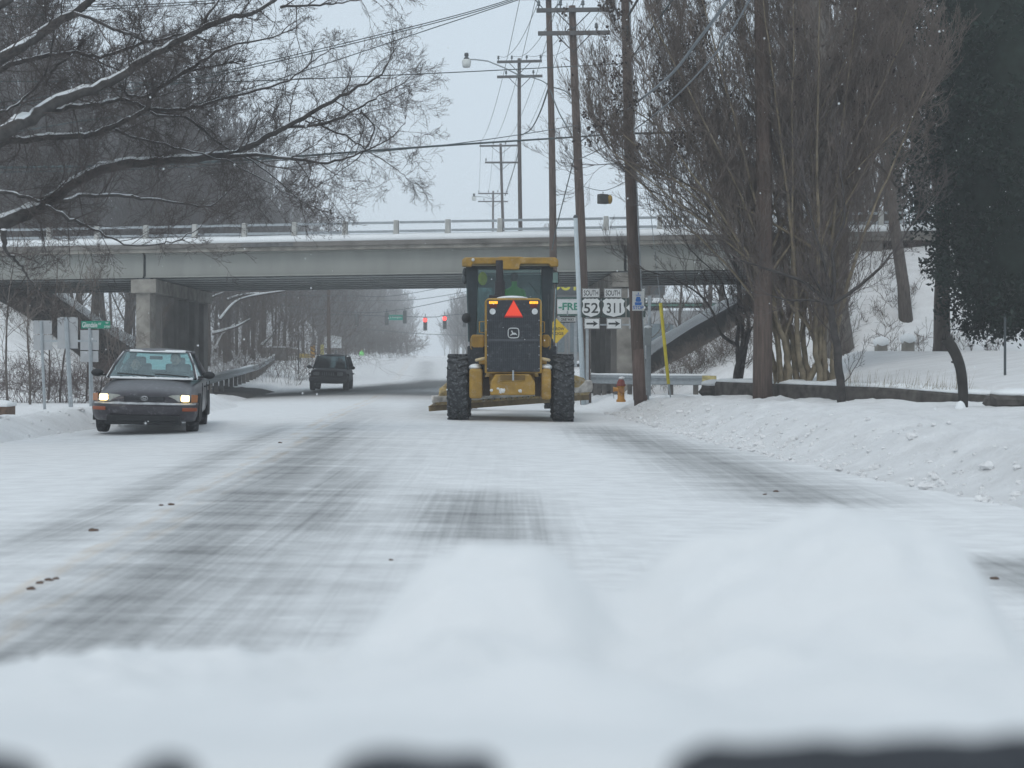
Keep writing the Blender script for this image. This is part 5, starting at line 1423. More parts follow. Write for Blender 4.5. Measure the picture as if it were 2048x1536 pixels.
# ------------------------------------------------------------------ trees
class TW:
    def __init__(s): s.a = []; s.b = []; s.ra = []; s.rb = []
    def seg(s, p, q, r0, r1): s.a.append(p[:]); s.b.append(q[:]); s.ra.append(r0); s.rb.append(r1)
    def build(s, name, mat, parent=None, n=3):
        a = np.array(s.a); b = np.array(s.b); ra = np.array(s.ra)[:, None]; rb = np.array(s.rb)[:, None]
        d = b - a; L = np.linalg.norm(d, axis=1, keepdims=True); L[L < 1e-9] = 1e-9; d /= L
        ref = np.where(np.abs(d[:, 2:3]) < .9, np.array([[0, 0, 1.0]]), np.array([[1.0, 0, 0]]))
        u = np.cross(d, ref); u /= np.linalg.norm(u, axis=1, keepdims=True); v = np.cross(d, u)
        N = len(a); V = np.zeros((N, 2 * n, 3))
        for k in range(n):
            t = 2 * math.pi * k / n; o = u * math.cos(t) + v * math.sin(t)
            V[:, k] = a + o * ra; V[:, n + k] = b + o * rb
        me = bpy.data.meshes.new(name)
        me.vertices.add(N * 2 * n); me.vertices.foreach_set('co', V.ravel())
        base = (np.arange(N) * 2 * n)[:, None, None]
        q = np.array([[k, (k + 1) % n, n + (k + 1) % n, n + k] for k in range(n)])[None]
        fi = (base + q).reshape(-1)
        nf = N * n
        me.loops.add(nf * 4); me.polygons.add(nf)
        me.loops.foreach_set('vertex_index', fi.astype(np.int32))
        me.polygons.foreach_set('loop_start', (np.arange(nf) * 4).astype(np.int32))
        me.polygons.foreach_set('use_smooth', np.ones(nf, bool))
        me.update(calc_edges=True); me.materials.append(mat)
        return link(name, me, parent)

def rdir(rng, d, ang):
    o = d.orthogonal().normalized(); o.rotate(Matrix.Rotation(rng.uniform(0, 6.283), 3, d))
    return (d * math.cos(ang) + o * math.sin(ang)).normalized()

def grow(tw, big, rng, p, d, L, r, lev, up=.05, wander=.18, kids=(6, 6, 5, 4), ratio=(.35, .6), ang=(.5, 1.0), bigr=.025, rmin=.0022, seglen=None):
    """recursive twig growth; thick pieces go to 'big' (tubes)"""
    last = lev >= len(kids)
    ns = max(3, int(round(L / (seglen or max(.10, L / 7)))))
    ns = min(ns, 9); st = L / ns; pts = [p.copy()]; rs = [r]
    rt = max(rmin, r * .28)
    for i in range(ns):
        d = (d + Vector((rng.gauss(0, wander), rng.gauss(0, wander), rng.gauss(0, wander) + up))).normalized()
        p = p + d * st; pts.append(p.copy()); rs.append(r + (rt - r) * ((i + 1) / ns) ** .8)
    if r > bigr: big.tube(pts, rs, 7 if r > .06 else 5, cap=False)
    else:
        for i in range(ns): tw.seg(pts[i], pts[i + 1], rs[i], rs[i + 1])
    if last: return
    n = kids[lev]; n = n + rng.randint(-1, 1)
    for k in range(n):
        f = .18 + .8 * (k + rng.random()) / n; i = min(ns - 1, int(f * ns)); q = pts[i].lerp(pts[i + 1], f * ns - i)
        dd = (pts[i + 1] - pts[i]).normalized()
        grow(tw, big, rng, q, rdir(rng, dd, rng.uniform(*ang)), L * rng.uniform(*ratio) * (1.15 - .45 * f), max(rmin, rs[i] * rng.uniform(.45, .65)), lev + 1, up, wander, kids, ratio, ang, bigr, rmin)

# ---- great bare tree on the left, its limbs reach across the picture
def px_limb(pts, d0, d1, wig=.5, seed=0):
    out = []; n = len(pts)
    for i, q in enumerate(pts):
        k = i / (n - 1); d = d0 + (d1 - d0) * k + wig * math.sin(seed * 1.7 + k * 4)
        out.append((P(q[0], q[1], d), (q[2] if len(q) > 2 else 3) / F * d / 2))
    return out
def smooth_path(pr, per=5):
    pts = [p for p, r in pr]; rs = [r for p, r in pr]; o = []; ro = []
    for i in range(len(pts) - 1):
        p0 = pts[max(0, i - 1)]; p1 = pts[i]; p2 = pts[i + 1]; p3 = pts[min(len(pts) - 1, i + 2)]
        for k in range(per):
            t = k / per
            o.append(.5 * ((2 * p1) + (-p0 + p2) * t + (2 * p0 - 5 * p1 + 4 * p2 - p3) * t * t + (-p0 + 3 * p1 - 3 * p2 + p3) * t ** 3)); ro.append(rs[i] + (rs[i + 1] - rs[i]) * t)
    o.append(pts[-1]); ro.append(rs[-1]); return o, ro

TX, TY = -9.6, 19.5
def big_left_tree():
    rng = random.Random(11)
    t = thing('bare_tree', 'large bare tree whose snow lined limbs reach in from the left across the sky', 'tree', loc=(0, 0, 0))
    trunk = MB()
    zg = ground_z(TX, TY) - .2
    tp = [Vector((TX, TY, zg)), Vector((TX + .05, TY, 1.5)), Vector((TX + .1, TY + .1, 3.0)), Vector((TX + .1, TY, 4.8)), Vector((TX - .1, TY, 7)), Vector((TX, TY + .2, 9.5)), Vector((TX + .3, TY, 12))]
    trunk.tube(tp, [.55, .42, .38, .33, .26, .18, .08], 16)
    tr_o = trunk.build('trunk', BARK, t, smooth=True)
    J = lambda z: Vector((TX + .1, TY, z))
    limbs = [
     # (points(px,py,width), d0, d1, joint z on trunk or None, snowy index range)
     ([(0, 447, 32), (75, 417, 27), (130, 377, 24), (200, 337, 22), (300, 323, 18), (400, 316, 16), (470, 306, 13), (540, 270, 11), (590, 245, 10), (680, 192, 7), (760, 150, 4), (785, 105, 2)], 19.5, 22.5, 2.0, 1, 6),
     ([(575, 252, 8), (640, 250, 6), (700, 226, 5), (760, 190, 4), (800, 172, 2)], 21.5, 22.5, None, 0, 0),
     ([(455, 312, 9), (560, 312, 7), (640, 326, 6), (705, 312, 5), (775, 280, 3), (812, 240, 1.5)], 21.3, 23, None, 0, 2),
     ([(130, 404, 10), (175, 391, 8), (250, 392, 7), (330, 402, 5), (412, 413, 4), (455, 384, 2)], 19.6, 21, None, 0, 3),
     ([(90, 414, 9), (150, 442, 7), (200, 465, 5), (260, 490, 4), (320, 488, 3), (352, 480, 3), (405, 452, 2)], 19.3, 19.8, None, 0, 1),
     ([(0, 385, 8), (40, 392, 7), (80, 402, 6)], 19.3, 19.6, 3.2, 0, 2),
     ([(0, 268, 30), (60, 236, 27), (130, 196, 23), (220, 163, 19), (300, 112, 16), (370, 76, 14), (440, 40, 12), (510, 22, 9), (570, -15, 8), (640, -60, 4)], 18.6, 21.5, 2.9, 1, 4),
     ([(560, 12, 7), (640, 10, 5), (700, 3, 3), (770, -4, 2)], 21, 22, None, 0, 0),
     ([(0, 288, 17), (50, 280, 15), (100, 274, 14), (170, 272, 12), (220, 256, 11), (290, 220, 10), (310, 182, 8), (375, 142, 7), (450, 98, 5), (560, 70, 3)], 19.2, 22, 3.1, 0, 4),
     ([(290, 218, 9), (370, 218, 7), (450, 196, 6), (560, 166, 5), (620, 128, 4), (660, 98, 2)], 20.8, 22.4, None, 0, 1),
     ([(95, 224, 12), (170, 211, 10), (240, 201, 8), (290, 217, 8)], 19.2, 20.8, None, 0, 3),
     ([(0, 117, 24), (60, 80, 22), (140, 30, 18), (200, -15, 15), (290, -70, 10)], 18.3, 20, 4.2, 0, 0),
     ([(0, 138, 11), (70, 118, 10), (140, 106, 8), (200, 112, 7), (260, 96, 7), (300, 82, 6), (380, 68, 4)], 19, 20.5, 3.8, 0, 0),
     ([(150, 27, 8), (200, 46, 7), (260, 70, 6), (295, 82, 5), (330, 96, 3)], 19, 20, None, 0, 0),
     ([(5, 462, 14), (10, 500, 7), (30, 520, 6), (50, 545, 5), (75, 580, 2)], 18.8, 18.9, None, 0, 0),
     ([(240, 172, 8), (255, 190, 7), (300, 190, 6), (360, 148, 5), (440, 130, 3)], 20, 21.6, None, 0, 0),
     ([(235, 200, 4), (250, 180, 4), (260, 120, 3), (275, 60, 2)], 20, 19.6, None, 0, 0),
     ([(400, 65, 7), (415, 30, 6), (440, -10, 5), (460, -50, 3)], 20.6, 20.8, None, 0, 0),
     ([(300, 225, 6), (380, 240, 5), (440, 290, 4), (520, 330, 3), (600, 400, 2)], 20.6, 21.8, None, 0, 0),
     ([(230, 262, 6), (330, 290, 5), (420, 312, 4), (480, 330, 3), (560, 380, 2), (640, 420, 1.5)], 20, 22, None, 0, 0),
     ([(610, 240, 4), (690, 270, 4), (720, 290, 3), (780, 330, 2), (810, 352, 1)], 21.8, 23, None, 0, 0),
     ([(720, 220, 4), (745, 250, 3), (735, 290, 3), (700, 330, 2), (640, 370, 1)], 22.2, 22.6, None, 0, 0),
     ([(0, 225, 6), (40, 205, 5), (90, 150, 4), (110, 60, 3), (130, -20, 2)], 19, 19.4, None, 0, 0),
     ([(90, 172, 5), (100, 150, 5), (130, 120, 4), (150, 105, 3)], 19.4, 19.8, None, 0, 0),
     ([(0, 10, 16), (40, -30, 12)], 18.5, 18.8, 5.0, 0, 0),
    ]
    big = MB(); tw = TW(); snow = MB()
    for li, (pts, d0, d1, jz, s0, s1) in enumerate(limbs):
        pr = px_limb(pts, d0, d1, .25, li)
        if jz is not None:
            q = pr[0][0]; j = J(jz); r0 = pr[0][1]
            pr = [(j, r0 * 1.25), (j.lerp(q, .5) + Vector((0, 0, -.05)), r0 * 1.12)] + pr
        path, rs = smooth_path(pr)
        path = [p + Vector((rng.gauss(0, .012), 0, rng.gauss(0, .012))) for p in path]
        big.tube(path, rs, 10 if rs[0] > .05 else 6)
        if s1 > s0:    # snow lying along the top of the limb
            off = 2 if jz is not None else 0
            i0 = (s0 + off) * 5; i1 = min(len(path) - 1, (s1 + off) * 5); i = i0
            if jz is not None and s0 <= 1: i0 = 0; i = 0
            while i < i1 - 1:
                j = min(i1, i + rng.randint(4, 11)); sp = []; sr = []
                for k in range(i, j + 1):
                    e = min(k - i, j - k); sp.append(path[k] + Vector((0, -rs[k] * .05, rs[k] * .95))); sr.append(max(.004, rs[k] * rng.uniform(.2, .42)) * (1 if e > 0 else .4))
                snow.tube(sp, sr, 7); i = j + (0 if rng.random() < .6 else 1)
        # side branches
        tot = len(path) - 1
        Lp = sum((path[i + 1] - path[i]).length for i in range(tot)); n = int(Lp * 4.6)
        for k in range(n):
            f = (k + rng.random()) / n; i = min(tot - 1, int(f * tot)); q = path[i].lerp(path[i + 1], f * tot - i)
            if q.x < -8.6: continue
            dd = (path[i + 1] - path[i]).normalized(); nd = rdir(rng, dd, rng.uniform(.5, 1.15)); nd.y *= .6; nd.normalize()
            Lk = rng.uniform(.5, 1.35) * (1.1 - .35 * f); rr = min(rs[i] * .5, rng.uniform(.007, .015))
            grow(tw, big, rng, q, nd, Lk, rr, 1, up=.03, wander=.2, kids=(0, 6, 5, 3), ratio=(.38, .65), ang=(.4, .95), bigr=.05, rmin=.0021)
        e = path[-1]; dd = (path[-1] - path[-2]).normalized()
        for k in range(3): grow(tw, big, rng, e, rdir(rng, dd, rng.uniform(.05, .5)), rng.uniform(.35, .65), max(.004, rs[-1]), 1, up=.02, wander=.16, kids=(0, 6, 4, 2), bigr=.05, rmin=.0021)
    big.build('limbs', BARK, t, smooth=True)
    c = tw.build('crown', TWIG, t); 
    snow.build('snow_on_limbs', SNOW, t, smooth=True)
    print('left tree segs', len(tw.a))
big_left_tree()

# ---- bare tree prototypes for the woods
def make_tree(seed, H, label, cat='tree', name='bare_tree', kids=(16, 8, 6, 3), spread=(.55, .95), mat=BARKN, tmat=TWIGF, r=None, up=.10, clear=.25, rmin=.008, ratio=(.3, .5), limb=.42, lean=.02, group=None, wander=.12):
    rng = random.Random(seed); t = thing(name, label, cat, group=group)
    big = MB(); tw = TW(); r = r or H * .013
    pts = []; rs = []; p = Vector((0, 0, -.3)); d = Vector((rng.uniform(-lean, lean), rng.uniform(-lean, lean), 1)).normalized(); n = 9
    for i in range(n + 1):
        pts.append(p.copy()); rs.append(r * (1.25 if i == 0 else 1) * (1 - .85 * (i / n) ** 1.2)); d = (d + Vector((rng.gauss(0, .05), rng.gauss(0, .05), .06))).normalized(); p = p + d * H / n
    tr = MB(); tr.tube(pts, rs, 10); tr.build('trunk', mat, t, smooth=True)
    for k in range(kids[0]):
        f = clear + (1 - clear) * (k + rng.random()) / kids[0]; i = min(n - 1, int(f * n)); q = pts[i].lerp(pts[i + 1], f * n - i)
        L = H * limb * (1.1 - .75 * f) * rng.uniform(.7, 1.15)
        grow(tw, big, rng, q, rdir(rng, (pts[i + 1] - pts[i]).normalized(), rng.uniform(*spread)), L, max(rmin * 1.5, rs[i] * .45), 1, up=up, wander=wander, kids=kids, ratio=ratio, ang=(.35, .8), bigr=.045, rmin=rmin)
    if big.v: big.build('limbs', mat, t, smooth=True)
    tw.build('crown', tmat, t)
    print(name, seed, len(tw.a))
    return t
def dup(root, loc, rz, s=1.0, label=None, group=None):
    r = root.copy(); col.objects.link(r); r.location = loc; r.rotation_euler = (0, 0, rz); r.scale = (s, s, s)
    if label: r['label'] = label
    if group: r['group'] = group
    for ch in root.children:
        c = ch.copy(); col.objects.link(c); c.parent = r
    return r
WG = 'bare grey trees of the wood beyond the bridge'
WL = 'bare grey tree in the wood beyond the bridge, left of the road'
FG = 'faint bare trees lining the road far beyond the crossing'
FL = 'faint bare tree lining the road far beyond the crossing'
RG = 'bare brown trees on the embankment at the right'
RL = 'bare brown tree on the snowy embankment behind the tan stemmed clump'
protos = [make_tree(s, h, WL, group=WG, clear=c, rmin=.015, r=.15, kids=(20, 8, 6, 3)) for s, h, c in ((1, 20, .15), (2, 21, .22), (3, 18, .1), (4, 22, .2))]
rng = random.Random(5)
used = {}
def place(pr, x, y, z, s, label, group, rz=None):
    rz = rng.uniform(0, 6.28) if rz is None else rz
    if pr.name not in used:
        used[pr.name] = 1; pr.location = (x, y, z); pr.rotation_euler = (0, 0, rz); pr.scale = (s, s, s); pr['label'] = label; pr['group'] = group; return pr
    return dup(pr, (x, y, z), rz, s, label, group)
# wood left of the road, tall near the bridge and receding
spots = []
for y in np.arange(69, 215, 5.0):
    edge = interp(y, [(69, -15.5), (80, -17.5), (90, -19), (130, -22), (200, -26)])
    for k in range(6 if y < 100 else 5 if y < 150 else 4):
        x = edge - k * rng.uniform(3.8, 6.0) - rng.uniform(0, 2)
        spots.append((x, y + rng.uniform(-2, 2)))
for x, y in spots:
    px = 1024 + x / y * F
    if px < -260: continue
    s = rng.uniform(.86, 1.12)
    top = interp(px, [(-200, 22.5), (250, 21), (450, 18), (600, 17), (700, 15), (760, 10)])
    pr = protos[rng.randrange(4)]
    H = {'bare_tree.001': 20}.get(pr.name, 20)
    s *= min(1.15, top / 20.0)
    # keep the skyline of the photo: the farther right, the lower
    lim = CAMZ + (712 - interp(px, [(0, 70), (200, 95), (300, 135), (450, 205), (560, 270), (650, 330), (720, 440), (780, 560)])) / F * y
    s = min(s, max(.35, lim / 21.5))
    place(pr, x, y, ground_z(x, y), s, WL, WG)
fp = [make_tree(s_, 20, FL, group=FG, clear=.1, rmin=.035, kids=(20, 8, 4), limb=.45, name='bare_tree') for s_ in (11, 12)]
for k in range(190):
    y = 165 + 235 * (k / 190) ** .9
    px = rng.uniform(640, 850) if k % 3 else rng.uniform(888, 1120)
    if k % 5 == 0: y = rng.uniform(380, 560); px = rng.uniform(770, 960)
    x = (px - 1024) / F * y
    if xl(y) - 1.5 < x < xr(y) + 1.5: continue
    lim = CAMZ + (712 - interp(px, [(560, 480), (690, 545), (770, 572), (810, 598), (845, 634), (890, 634), (910, 604), (960, 585), (1100, 480)])) / F * y
    s = min(1.1, max(.2, lim / 21)) * rng.uniform(.8, 1.05)
    place(fp[k % 2], x, y, ground_z(x, y) - .2, s, FL, FG)

# right embankment trees
rp = [make_tree(s, h, RL, group=RG, clear=c, tmat=TWIGB, rmin=.007, kids=(16, 8, 5, 3), name='bare_tree') for s, h, c in ((21, 15, .2), (22, 16, .15), (23, 13, .1))]
for px, d, s in ((1440, 66, .75), (1520, 70, .9), (1600, 62, 1.0), (1700, 66, 1.05), (1790, 62, 1.0), (1880, 60, 1.0), (1560, 80, 1.1), (1660, 84, 1.15), (1760, 80, 1.2), (1850, 74, 1.2), (1360, 74, .62), (1300, 78, .5), (1250, 70, .45), (1960, 66, 1.1), (1480, 58, .62), (1410, 90, .9), (1500, 96, 1.1), (1620, 100, 1.3), (1730, 98, 1.3), (1690, 52, 1.15), (1780, 54, 1.2), (1850, 50, 1.1), (1740, 60, 1.25), (1600, 47.5, .62), (1690, 48, .6), (1930, 47.5, .62), (1180, 92, .42), (1240, 96, .5), (1100, 120, .5), (1150, 118, .55)):
    x = (px - 1024) / F * d
    place(rp[rng.randrange(3)], x, d, ground_z(x, d), s * rng.uniform(.92, 1.08), RL, RG)

# thick trunks on the embankment
def trunk_tree(px, d, H, r, label, seed, clear=.45, spread=(.5, .9), tmat=TWIGB, mat=BARKN, limb=.4, kids=(14, 7, 5, 3), rmin=.005):
    t = make_tree(seed, H, label, mat=mat, tmat=tmat, r=r, clear=clear, spread=spread, rmin=rmin, limb=limb, kids=kids)
    x = (px - 1024) / F * d; t.location = (x, d, ground_z(x, d) - .45)
    return t
trunk_tree(1682, 44.5, 17, .42, 'thickest bare trunk rising behind the tan stemmed clump', 31, mat=M('pale_trunk_bark', (.15, .135, .12), rough=.95, var=.4, vs=5, stretch=(4, 4, .5), bump=.6))
trunk_tree(1815, 45.3, 17, .2, 'straight bare trunk standing halfway up the snowy embankment', 32)
trunk_tree(1882, 37.5, 9, .235, 'brown bare tree forking low just left of the dark evergreen', 33, clear=.38, limb=.5, spread=(.5, 1.1))
# dark sapling and multi stem bush in front of the wall
def polystem(name, label, stems, d, mat, tmat, seed, kids=(0, 6, 5, 3), L=(.7, 1.6), dens=5, upb=.12, twigf=.3, rmin=.0028, ang=(.35, .9), extra=None, maxd=None):
    rng2 = random.Random(seed); t = thing(name, label, 'tree', loc=(0, 0, 0)); st = MB(); tw = TW(); big = MB()
    for si, pts in enumerate(stems):
        pr = []
        for i, q in enumerate(pts):
            dd = d + (q[3] if len(q) > 3 else 0); pr.append((P(q[0], q[1], dd), q[2] / F * dd / 2))
        b = pr[0][0]
        if pts[0][1] > 700: b.z = min(b.z, gz(b.x, b.y)) - .15
        path, rs = smooth_path(pr); path = [p + Vector((rng2.gauss(0, .008), rng2.gauss(0, .008), 0)) for p in path]
        st.tube(path, rs, 8)
        tot = len(path) - 1; Lp = sum((path[i + 1] - path[i]).length for i in range(tot)); n = int(Lp * dens * (1 - twigf))
        for k in range(n):
            f = twigf + (1 - twigf) * (k + rng2.random()) / max(1, n); i = min(tot - 1, int(f * tot)); q = path[i].lerp(path[i + 1], f * tot - i)
            dd = (path[i + 1] - path[i]).normalized()
            grow(tw, big, rng2, q, rdir(rng2, dd, rng2.uniform(*ang)), rng2.uniform(*L), min(rs[i] * .6, rng2.uniform(.008, .016)), 1, up=upb, wander=.2, kids=kids, bigr=.05, rmin=rmin, ang=(.25, .65))
        e = path[-1]; dd = (path[-1] - path[-2]).normalized()
        for k in range(3): grow(tw, big, rng2, e, rdir(rng2, dd, rng2.uniform(.05, .4)), rng2.uniform(*L), max(.004, rs[-1]), 1, up=upb, wander=.1, kids=kids, bigr=.05, rmin=rmin, ang=(.25, .6))
    st.build('trunk', mat, t, smooth=True)
    if big.v: big.build('limbs', mat, t, smooth=True)
    tw.build('crown', tmat, t)
    print(label[:30], len(tw.a))
    return t, tw
DKB = M('dark_stem_bark', (.055, .05, .048), rough=.95, var=.3, vs=8)
polystem('bare_tree', 'slim dark bare sapling with spreading forks in front of the stone wall', [
    [(1684, 808, 18), (1678, 740, 17), (1670, 670, 15), (1660, 610, 12)],
    [(1661, 612, 9), (1640, 590, 7), (1600, 560, 6), (1540, 540, 5), (1480, 520, 3)],
    [(1660, 610, 9), (1670, 560, 7), (1665, 500, 6), (1690, 430, 4), (1680, 340, 3)],
    [(1661, 610, 8), (1700, 585, 7), (1750, 545, 6), (1790, 500, 4), (1830, 440, 3)],
    [(1655, 605, 6), (1620, 600, 5), (1575, 600, 4), (1540, 590, 2)],
    [(1665, 580, 6), (1640, 500, 5), (1620, 420, 4), (1600, 330, 2)]], 27, DKB, TWIG, 51, kids=(0, 6, 4, 2), L=(.4, 1.1), dens=5, twigf=.15)
polystem('bare_tree', 'small dark multi stemmed bare tree at the left end of the stone wall', [
    [(1468, 788, 17), (1473, 750, 14), (1480, 715, 11)],
    [(1478, 722, 9), (1475, 680, 8), (1482, 630, 8), (1480, 580, 7), (1470, 520, 6), (1450, 440, 4)],
    [(1480, 720, 8), (1492, 690, 8), (1498, 650, 7), (1490, 610, 6), (1500, 560, 6), (1510, 480, 4)],
    [(1486, 700, 5), (1486, 650, 5), (1489, 600, 6), (1520, 540, 4)],
    [(1473, 690, 8), (1450, 675, 7), (1435, 655, 6), (1428, 630, 5), (1400, 590, 4), (1350, 560, 3), (1290, 540, 2)],
    [(1474, 650, 6), (1468, 630, 5), (1458, 620, 4), (1440, 560, 3), (1380, 500, 2)],
    [(1497, 640, 6), (1506, 600, 5), (1530, 560, 4)],
    [(1478, 560, 5), (1440, 480, 4), (1380, 420, 3), (1300, 380, 2)],
    [(1472, 520, 5), (1430, 430, 4), (1360, 360, 3), (1260, 330, 2), (1190, 330, 1.5)]], 33, DKB, TWIG, 52, kids=(0, 6, 5, 3), L=(.6, 1.5), dens=5, twigf=.3)

# tan stemmed crape myrtle clump
rng3 = random.Random(77)
stems = []
bases = [(1560, 800, 1551, 745, 1538, 690), (1566, 800, 1560, 745, 1556, 690), (1578, 795, 1577, 740, 1566, 680), (1600, 795, 1590, 740, 1584, 680), (1612, 795, 1604, 745, 1596, 690), (1622, 800, 1617, 750, 1607, 690),
         (1632, 795, 1640, 745, 1630, 690), (1640, 800, 1650, 740, 1648, 690), (1652, 800, 1655, 752, 1640, 715), (1600, 780, 1628, 740, 1640, 690), (1662, 798, 1666, 740, 1668, 690), (1574, 790, 1572, 745, 1576, 690)]
tops = [(1330, 60), (1400, -20), (1300, 230), (1460, -40), (1520, -60), (1570, -70), (1640, -60), (1720, -40), (1800, 60), (1600, -80), (1850, 180), (1360, 150)]
for (x0, y0, x1, y1, x2, y2), (tx, ty) in zip(bases, tops):
    dz_ = rng3.uniform(-.9, .9)
    m1x = x2 + (tx - x2) * .14 + rng3.uniform(-6, 6); m2x = x2 + (tx - x2) * .40; m3x = x2 + (tx - x2) * .70
    stems.append([(x0, y0, 15), (x1, y1, 13, dz_ * .2), (x2, y2, 11, dz_ * .4), (m1x, y2 + (ty - y2) * .25, 8, dz_ * .8), (m2x, y2 + (ty - y2) * .5, 5, dz_ * 1.3), (m3x, y2 + (ty - y2) * .75, 3.5, dz_ * 1.8), (tx, ty, 2, dz_ * 2.2)])
for k in range(34):      # secondary stems
    b = stems[rng3.randrange(12)]; s = b[2 + rng3.randrange(2)]; tx = rng3.uniform(1190, 1860); ty = rng3.uniform(-60, 330) + max(0, abs(tx - 1560) - 200) * .5
    dz_ = rng3.uniform(-1.8, 1.8)
    stems.append([(s[0], s[1], 6, s[3] if len(s) > 3 else 0), (s[0] + (tx - s[0]) * .3, s[1] + (ty - s[1]) * .38, 4.5, dz_ * .4), (s[0] + (tx - s[0]) * .65, s[1] + (ty - s[1]) * .7, 3, dz_ * .8), (tx, ty, 2, dz_)])
cm, tw = polystem('bare_tree', 'large bare clump of tan stems fanning upward beside the reddish pole', stems, 30.5, TAN, TWIGB, 53, kids=(0, 7, 5, 2), L=(.8, 1.9), dens=4.6, upb=.17, twigf=.30, rmin=.0032, ang=(.25, .7))
# dried seed heads near the twig tips
m = MB(); tips = [Vector(b) for b, r_ in zip(tw.b, tw.rb) if r_ < .0045]
rng3.shuffle(tips); n = 0
for q in tips:
    px = 1024 + q.x / q.y * F; py = 712 - (q.z - CAMZ) / q.y * F
    if px < 1420 and 0 < py < 330 and rng3.random() < .5 or (py < 260 and rng3.random() < .10):
        if nz(q.x, q.z, 0, 1.6) > .02:
            for j in range(3):
                m.ball(q + Vector((rng3.gauss(0, .03), rng3.gauss(0, .03), rng3.gauss(0, .03))), rng3.uniform(.014, .032), 5, 3)
            n += 1
    if n > 900: break
m.build('seed_head', M('seed_brown', (.045, .032, .03), var=.3), cm)

# broken stump post
t = thing('tree_stump', 'leaning dark broken trunk with a ragged top right of the stone wall', 'tree stump', loc=(0, 0, 0))
pr = [(P(x, y, 22.5), w_ / F * 22.5 / 2) for x, y, w_ in ((1925, 835, 20), (1926, 785, 20), (1921, 738, 21), (1909, 704, 22), (1892, 678, 24))]
path, rs = smooth_path(pr); m = MB(); m.tube(path, rs, 12)
for k in range(6):
    a = P(1886 + k * 4.5, 680, 22.5); m.tube([a, a + Vector((.0, 0, rng3.uniform(.05, .12)))], [.018, .004], 5)
q = P(1914, 725, 22.5); m.tube([q, q + Vector((-.09, 0, .01))], [.03, .015], 6)
m.build('trunk', M('stump_bark', (.04, .038, .036), rough=.95, var=.35, bump=.6, bs=14), t, smooth=True)
m = MB(); m.ball(P(1921, 822, 22.35), (.09, .07, .16), 10, 8); m.build('snow_drift', SNOW, t, smooth=True)
# thin sign stake at right
t = thing('metal_stake', 'thin dark stake standing in the snow before the evergreen', 'stake', loc=P(2010, 765, 26))
m = MB(); m.box((0, 0, .55), (.035, .035, 1.3)); m.build('stake', STEELD, t)

# dark evergreen
def evergreen():
    rng4 = random.Random(8); d = 34; c = P(2086, 715, d)
    t = thing('evergreen_tree', 'tall dense dark evergreen filling the right edge above the snow', 'tree', loc=(c.x, d, gz(c.x, d)))
    m = MB(); m.tube([(0, 0, -.2), (0, 0, 13)], [.3, .05], 10); m.build('trunk', BARKN, t, smooth=True)
    N = 95000
    U = np.random.RandomState(3)
    z = U.rand(N) * 14.0 + .35
    th = U.rand(N) * 2 * np.pi
    # outline radius by height with lumps
    rad = np.interp(z, [.3, .9, 2.0, 4.0, 6.5, 8, 11, 14.4], [1.4, 2.1, 2.55, 2.95, 3.0, 3.15, 2.6, .5])
    lump = .16 * np.sin(th * 5 + z * 1.3) + .14 * np.sin(th * 9 - z * 3.1) + .12 * np.sin(z * 4.3 + th * 2)
    r = rad * (1 + lump * .8) * (1 - .35 * U.rand(N) ** 2.2)
    C = np.stack([r * np.cos(th), r * np.sin(th) * .8, z + .12 * U.randn(N)], 1)
    A = U.randn(N, 3); A /= np.linalg.norm(A, axis=1, keepdims=True); B = np.cross(A, U.randn(N, 3)); B /= np.linalg.norm(B, axis=1, keepdims=True)
    s = (.035 + .055 * U.rand(N))[:, None]
    V = np.stack([C - A * s, C + B * s * .45, C + A * s, C - B * s * .45], 1).reshape(-1, 3)
    me = bpy.data.meshes.new('crown'); me.vertices.add(N * 4); me.vertices.foreach_set('co', V.ravel())
    me.loops.add(N * 4); me.polygons.add(N); me.loops.foreach_set('vertex_index', np.arange(N * 4, dtype=np.int32)); me.polygons.foreach_set('loop_start', (np.arange(N) * 4).astype(np.int32))
    me.update(calc_edges=True); me.materials.append(M('evergreen_leaf', (.009, .021, .015), rough=.6, var=.7, vs=2.5))
    link('crown', me, t)
    # inner mass of shaded foliage keeps the crown opaque
    m = MB(); m.latheZ((0, 0, .5), [(.05, 0), (1.2, .1), (1.9, 1.2), (2.3, 4), (2.5, 7.5), (1.9, 10.5), (.2, 13)], 20)
    m.build('inner_crown', M('evergreen_inner', (.012, .022, .016), var=.5, vs=6), t, smooth=True)
evergreen()

# left roadside scrub: saplings standing before the embankment
SLG = 'thin saplings on the verge left of the bridge'
def sapling(px, d, H, seed, label, r=.035, tm=TWIGB, kids=(9, 6, 4), clear=.2, g=SLG, lean=.12):
    t = make_tree(seed, H, label, name='sapling', kids=kids, r=r, clear=clear, rmin=.004, tmat=tm, mat=BARKN, limb=.5, lean=lean, group=g, up=.06, wander=.15)
    x = (px - 1024) / F * d; t.location = (x, d, gz(x, d)); return t
for i, (px, d, H) in enumerate(((15, 40, 5.5), (60, 42, 4.5), (95, 47, 5.8), (120, 44, 5.2), (175, 45, 4.6), (225, 46, 4.2), (250, 48, 3.6), (330, 50.5, 3.4))):
    sapling(px, d, H, 60 + i, 'thin bare sapling, %s from the left on the verge before the left pier' % ('first', 'second', 'third', 'fourth', 'fifth', 'sixth', 'seventh', 'eighth')[i])
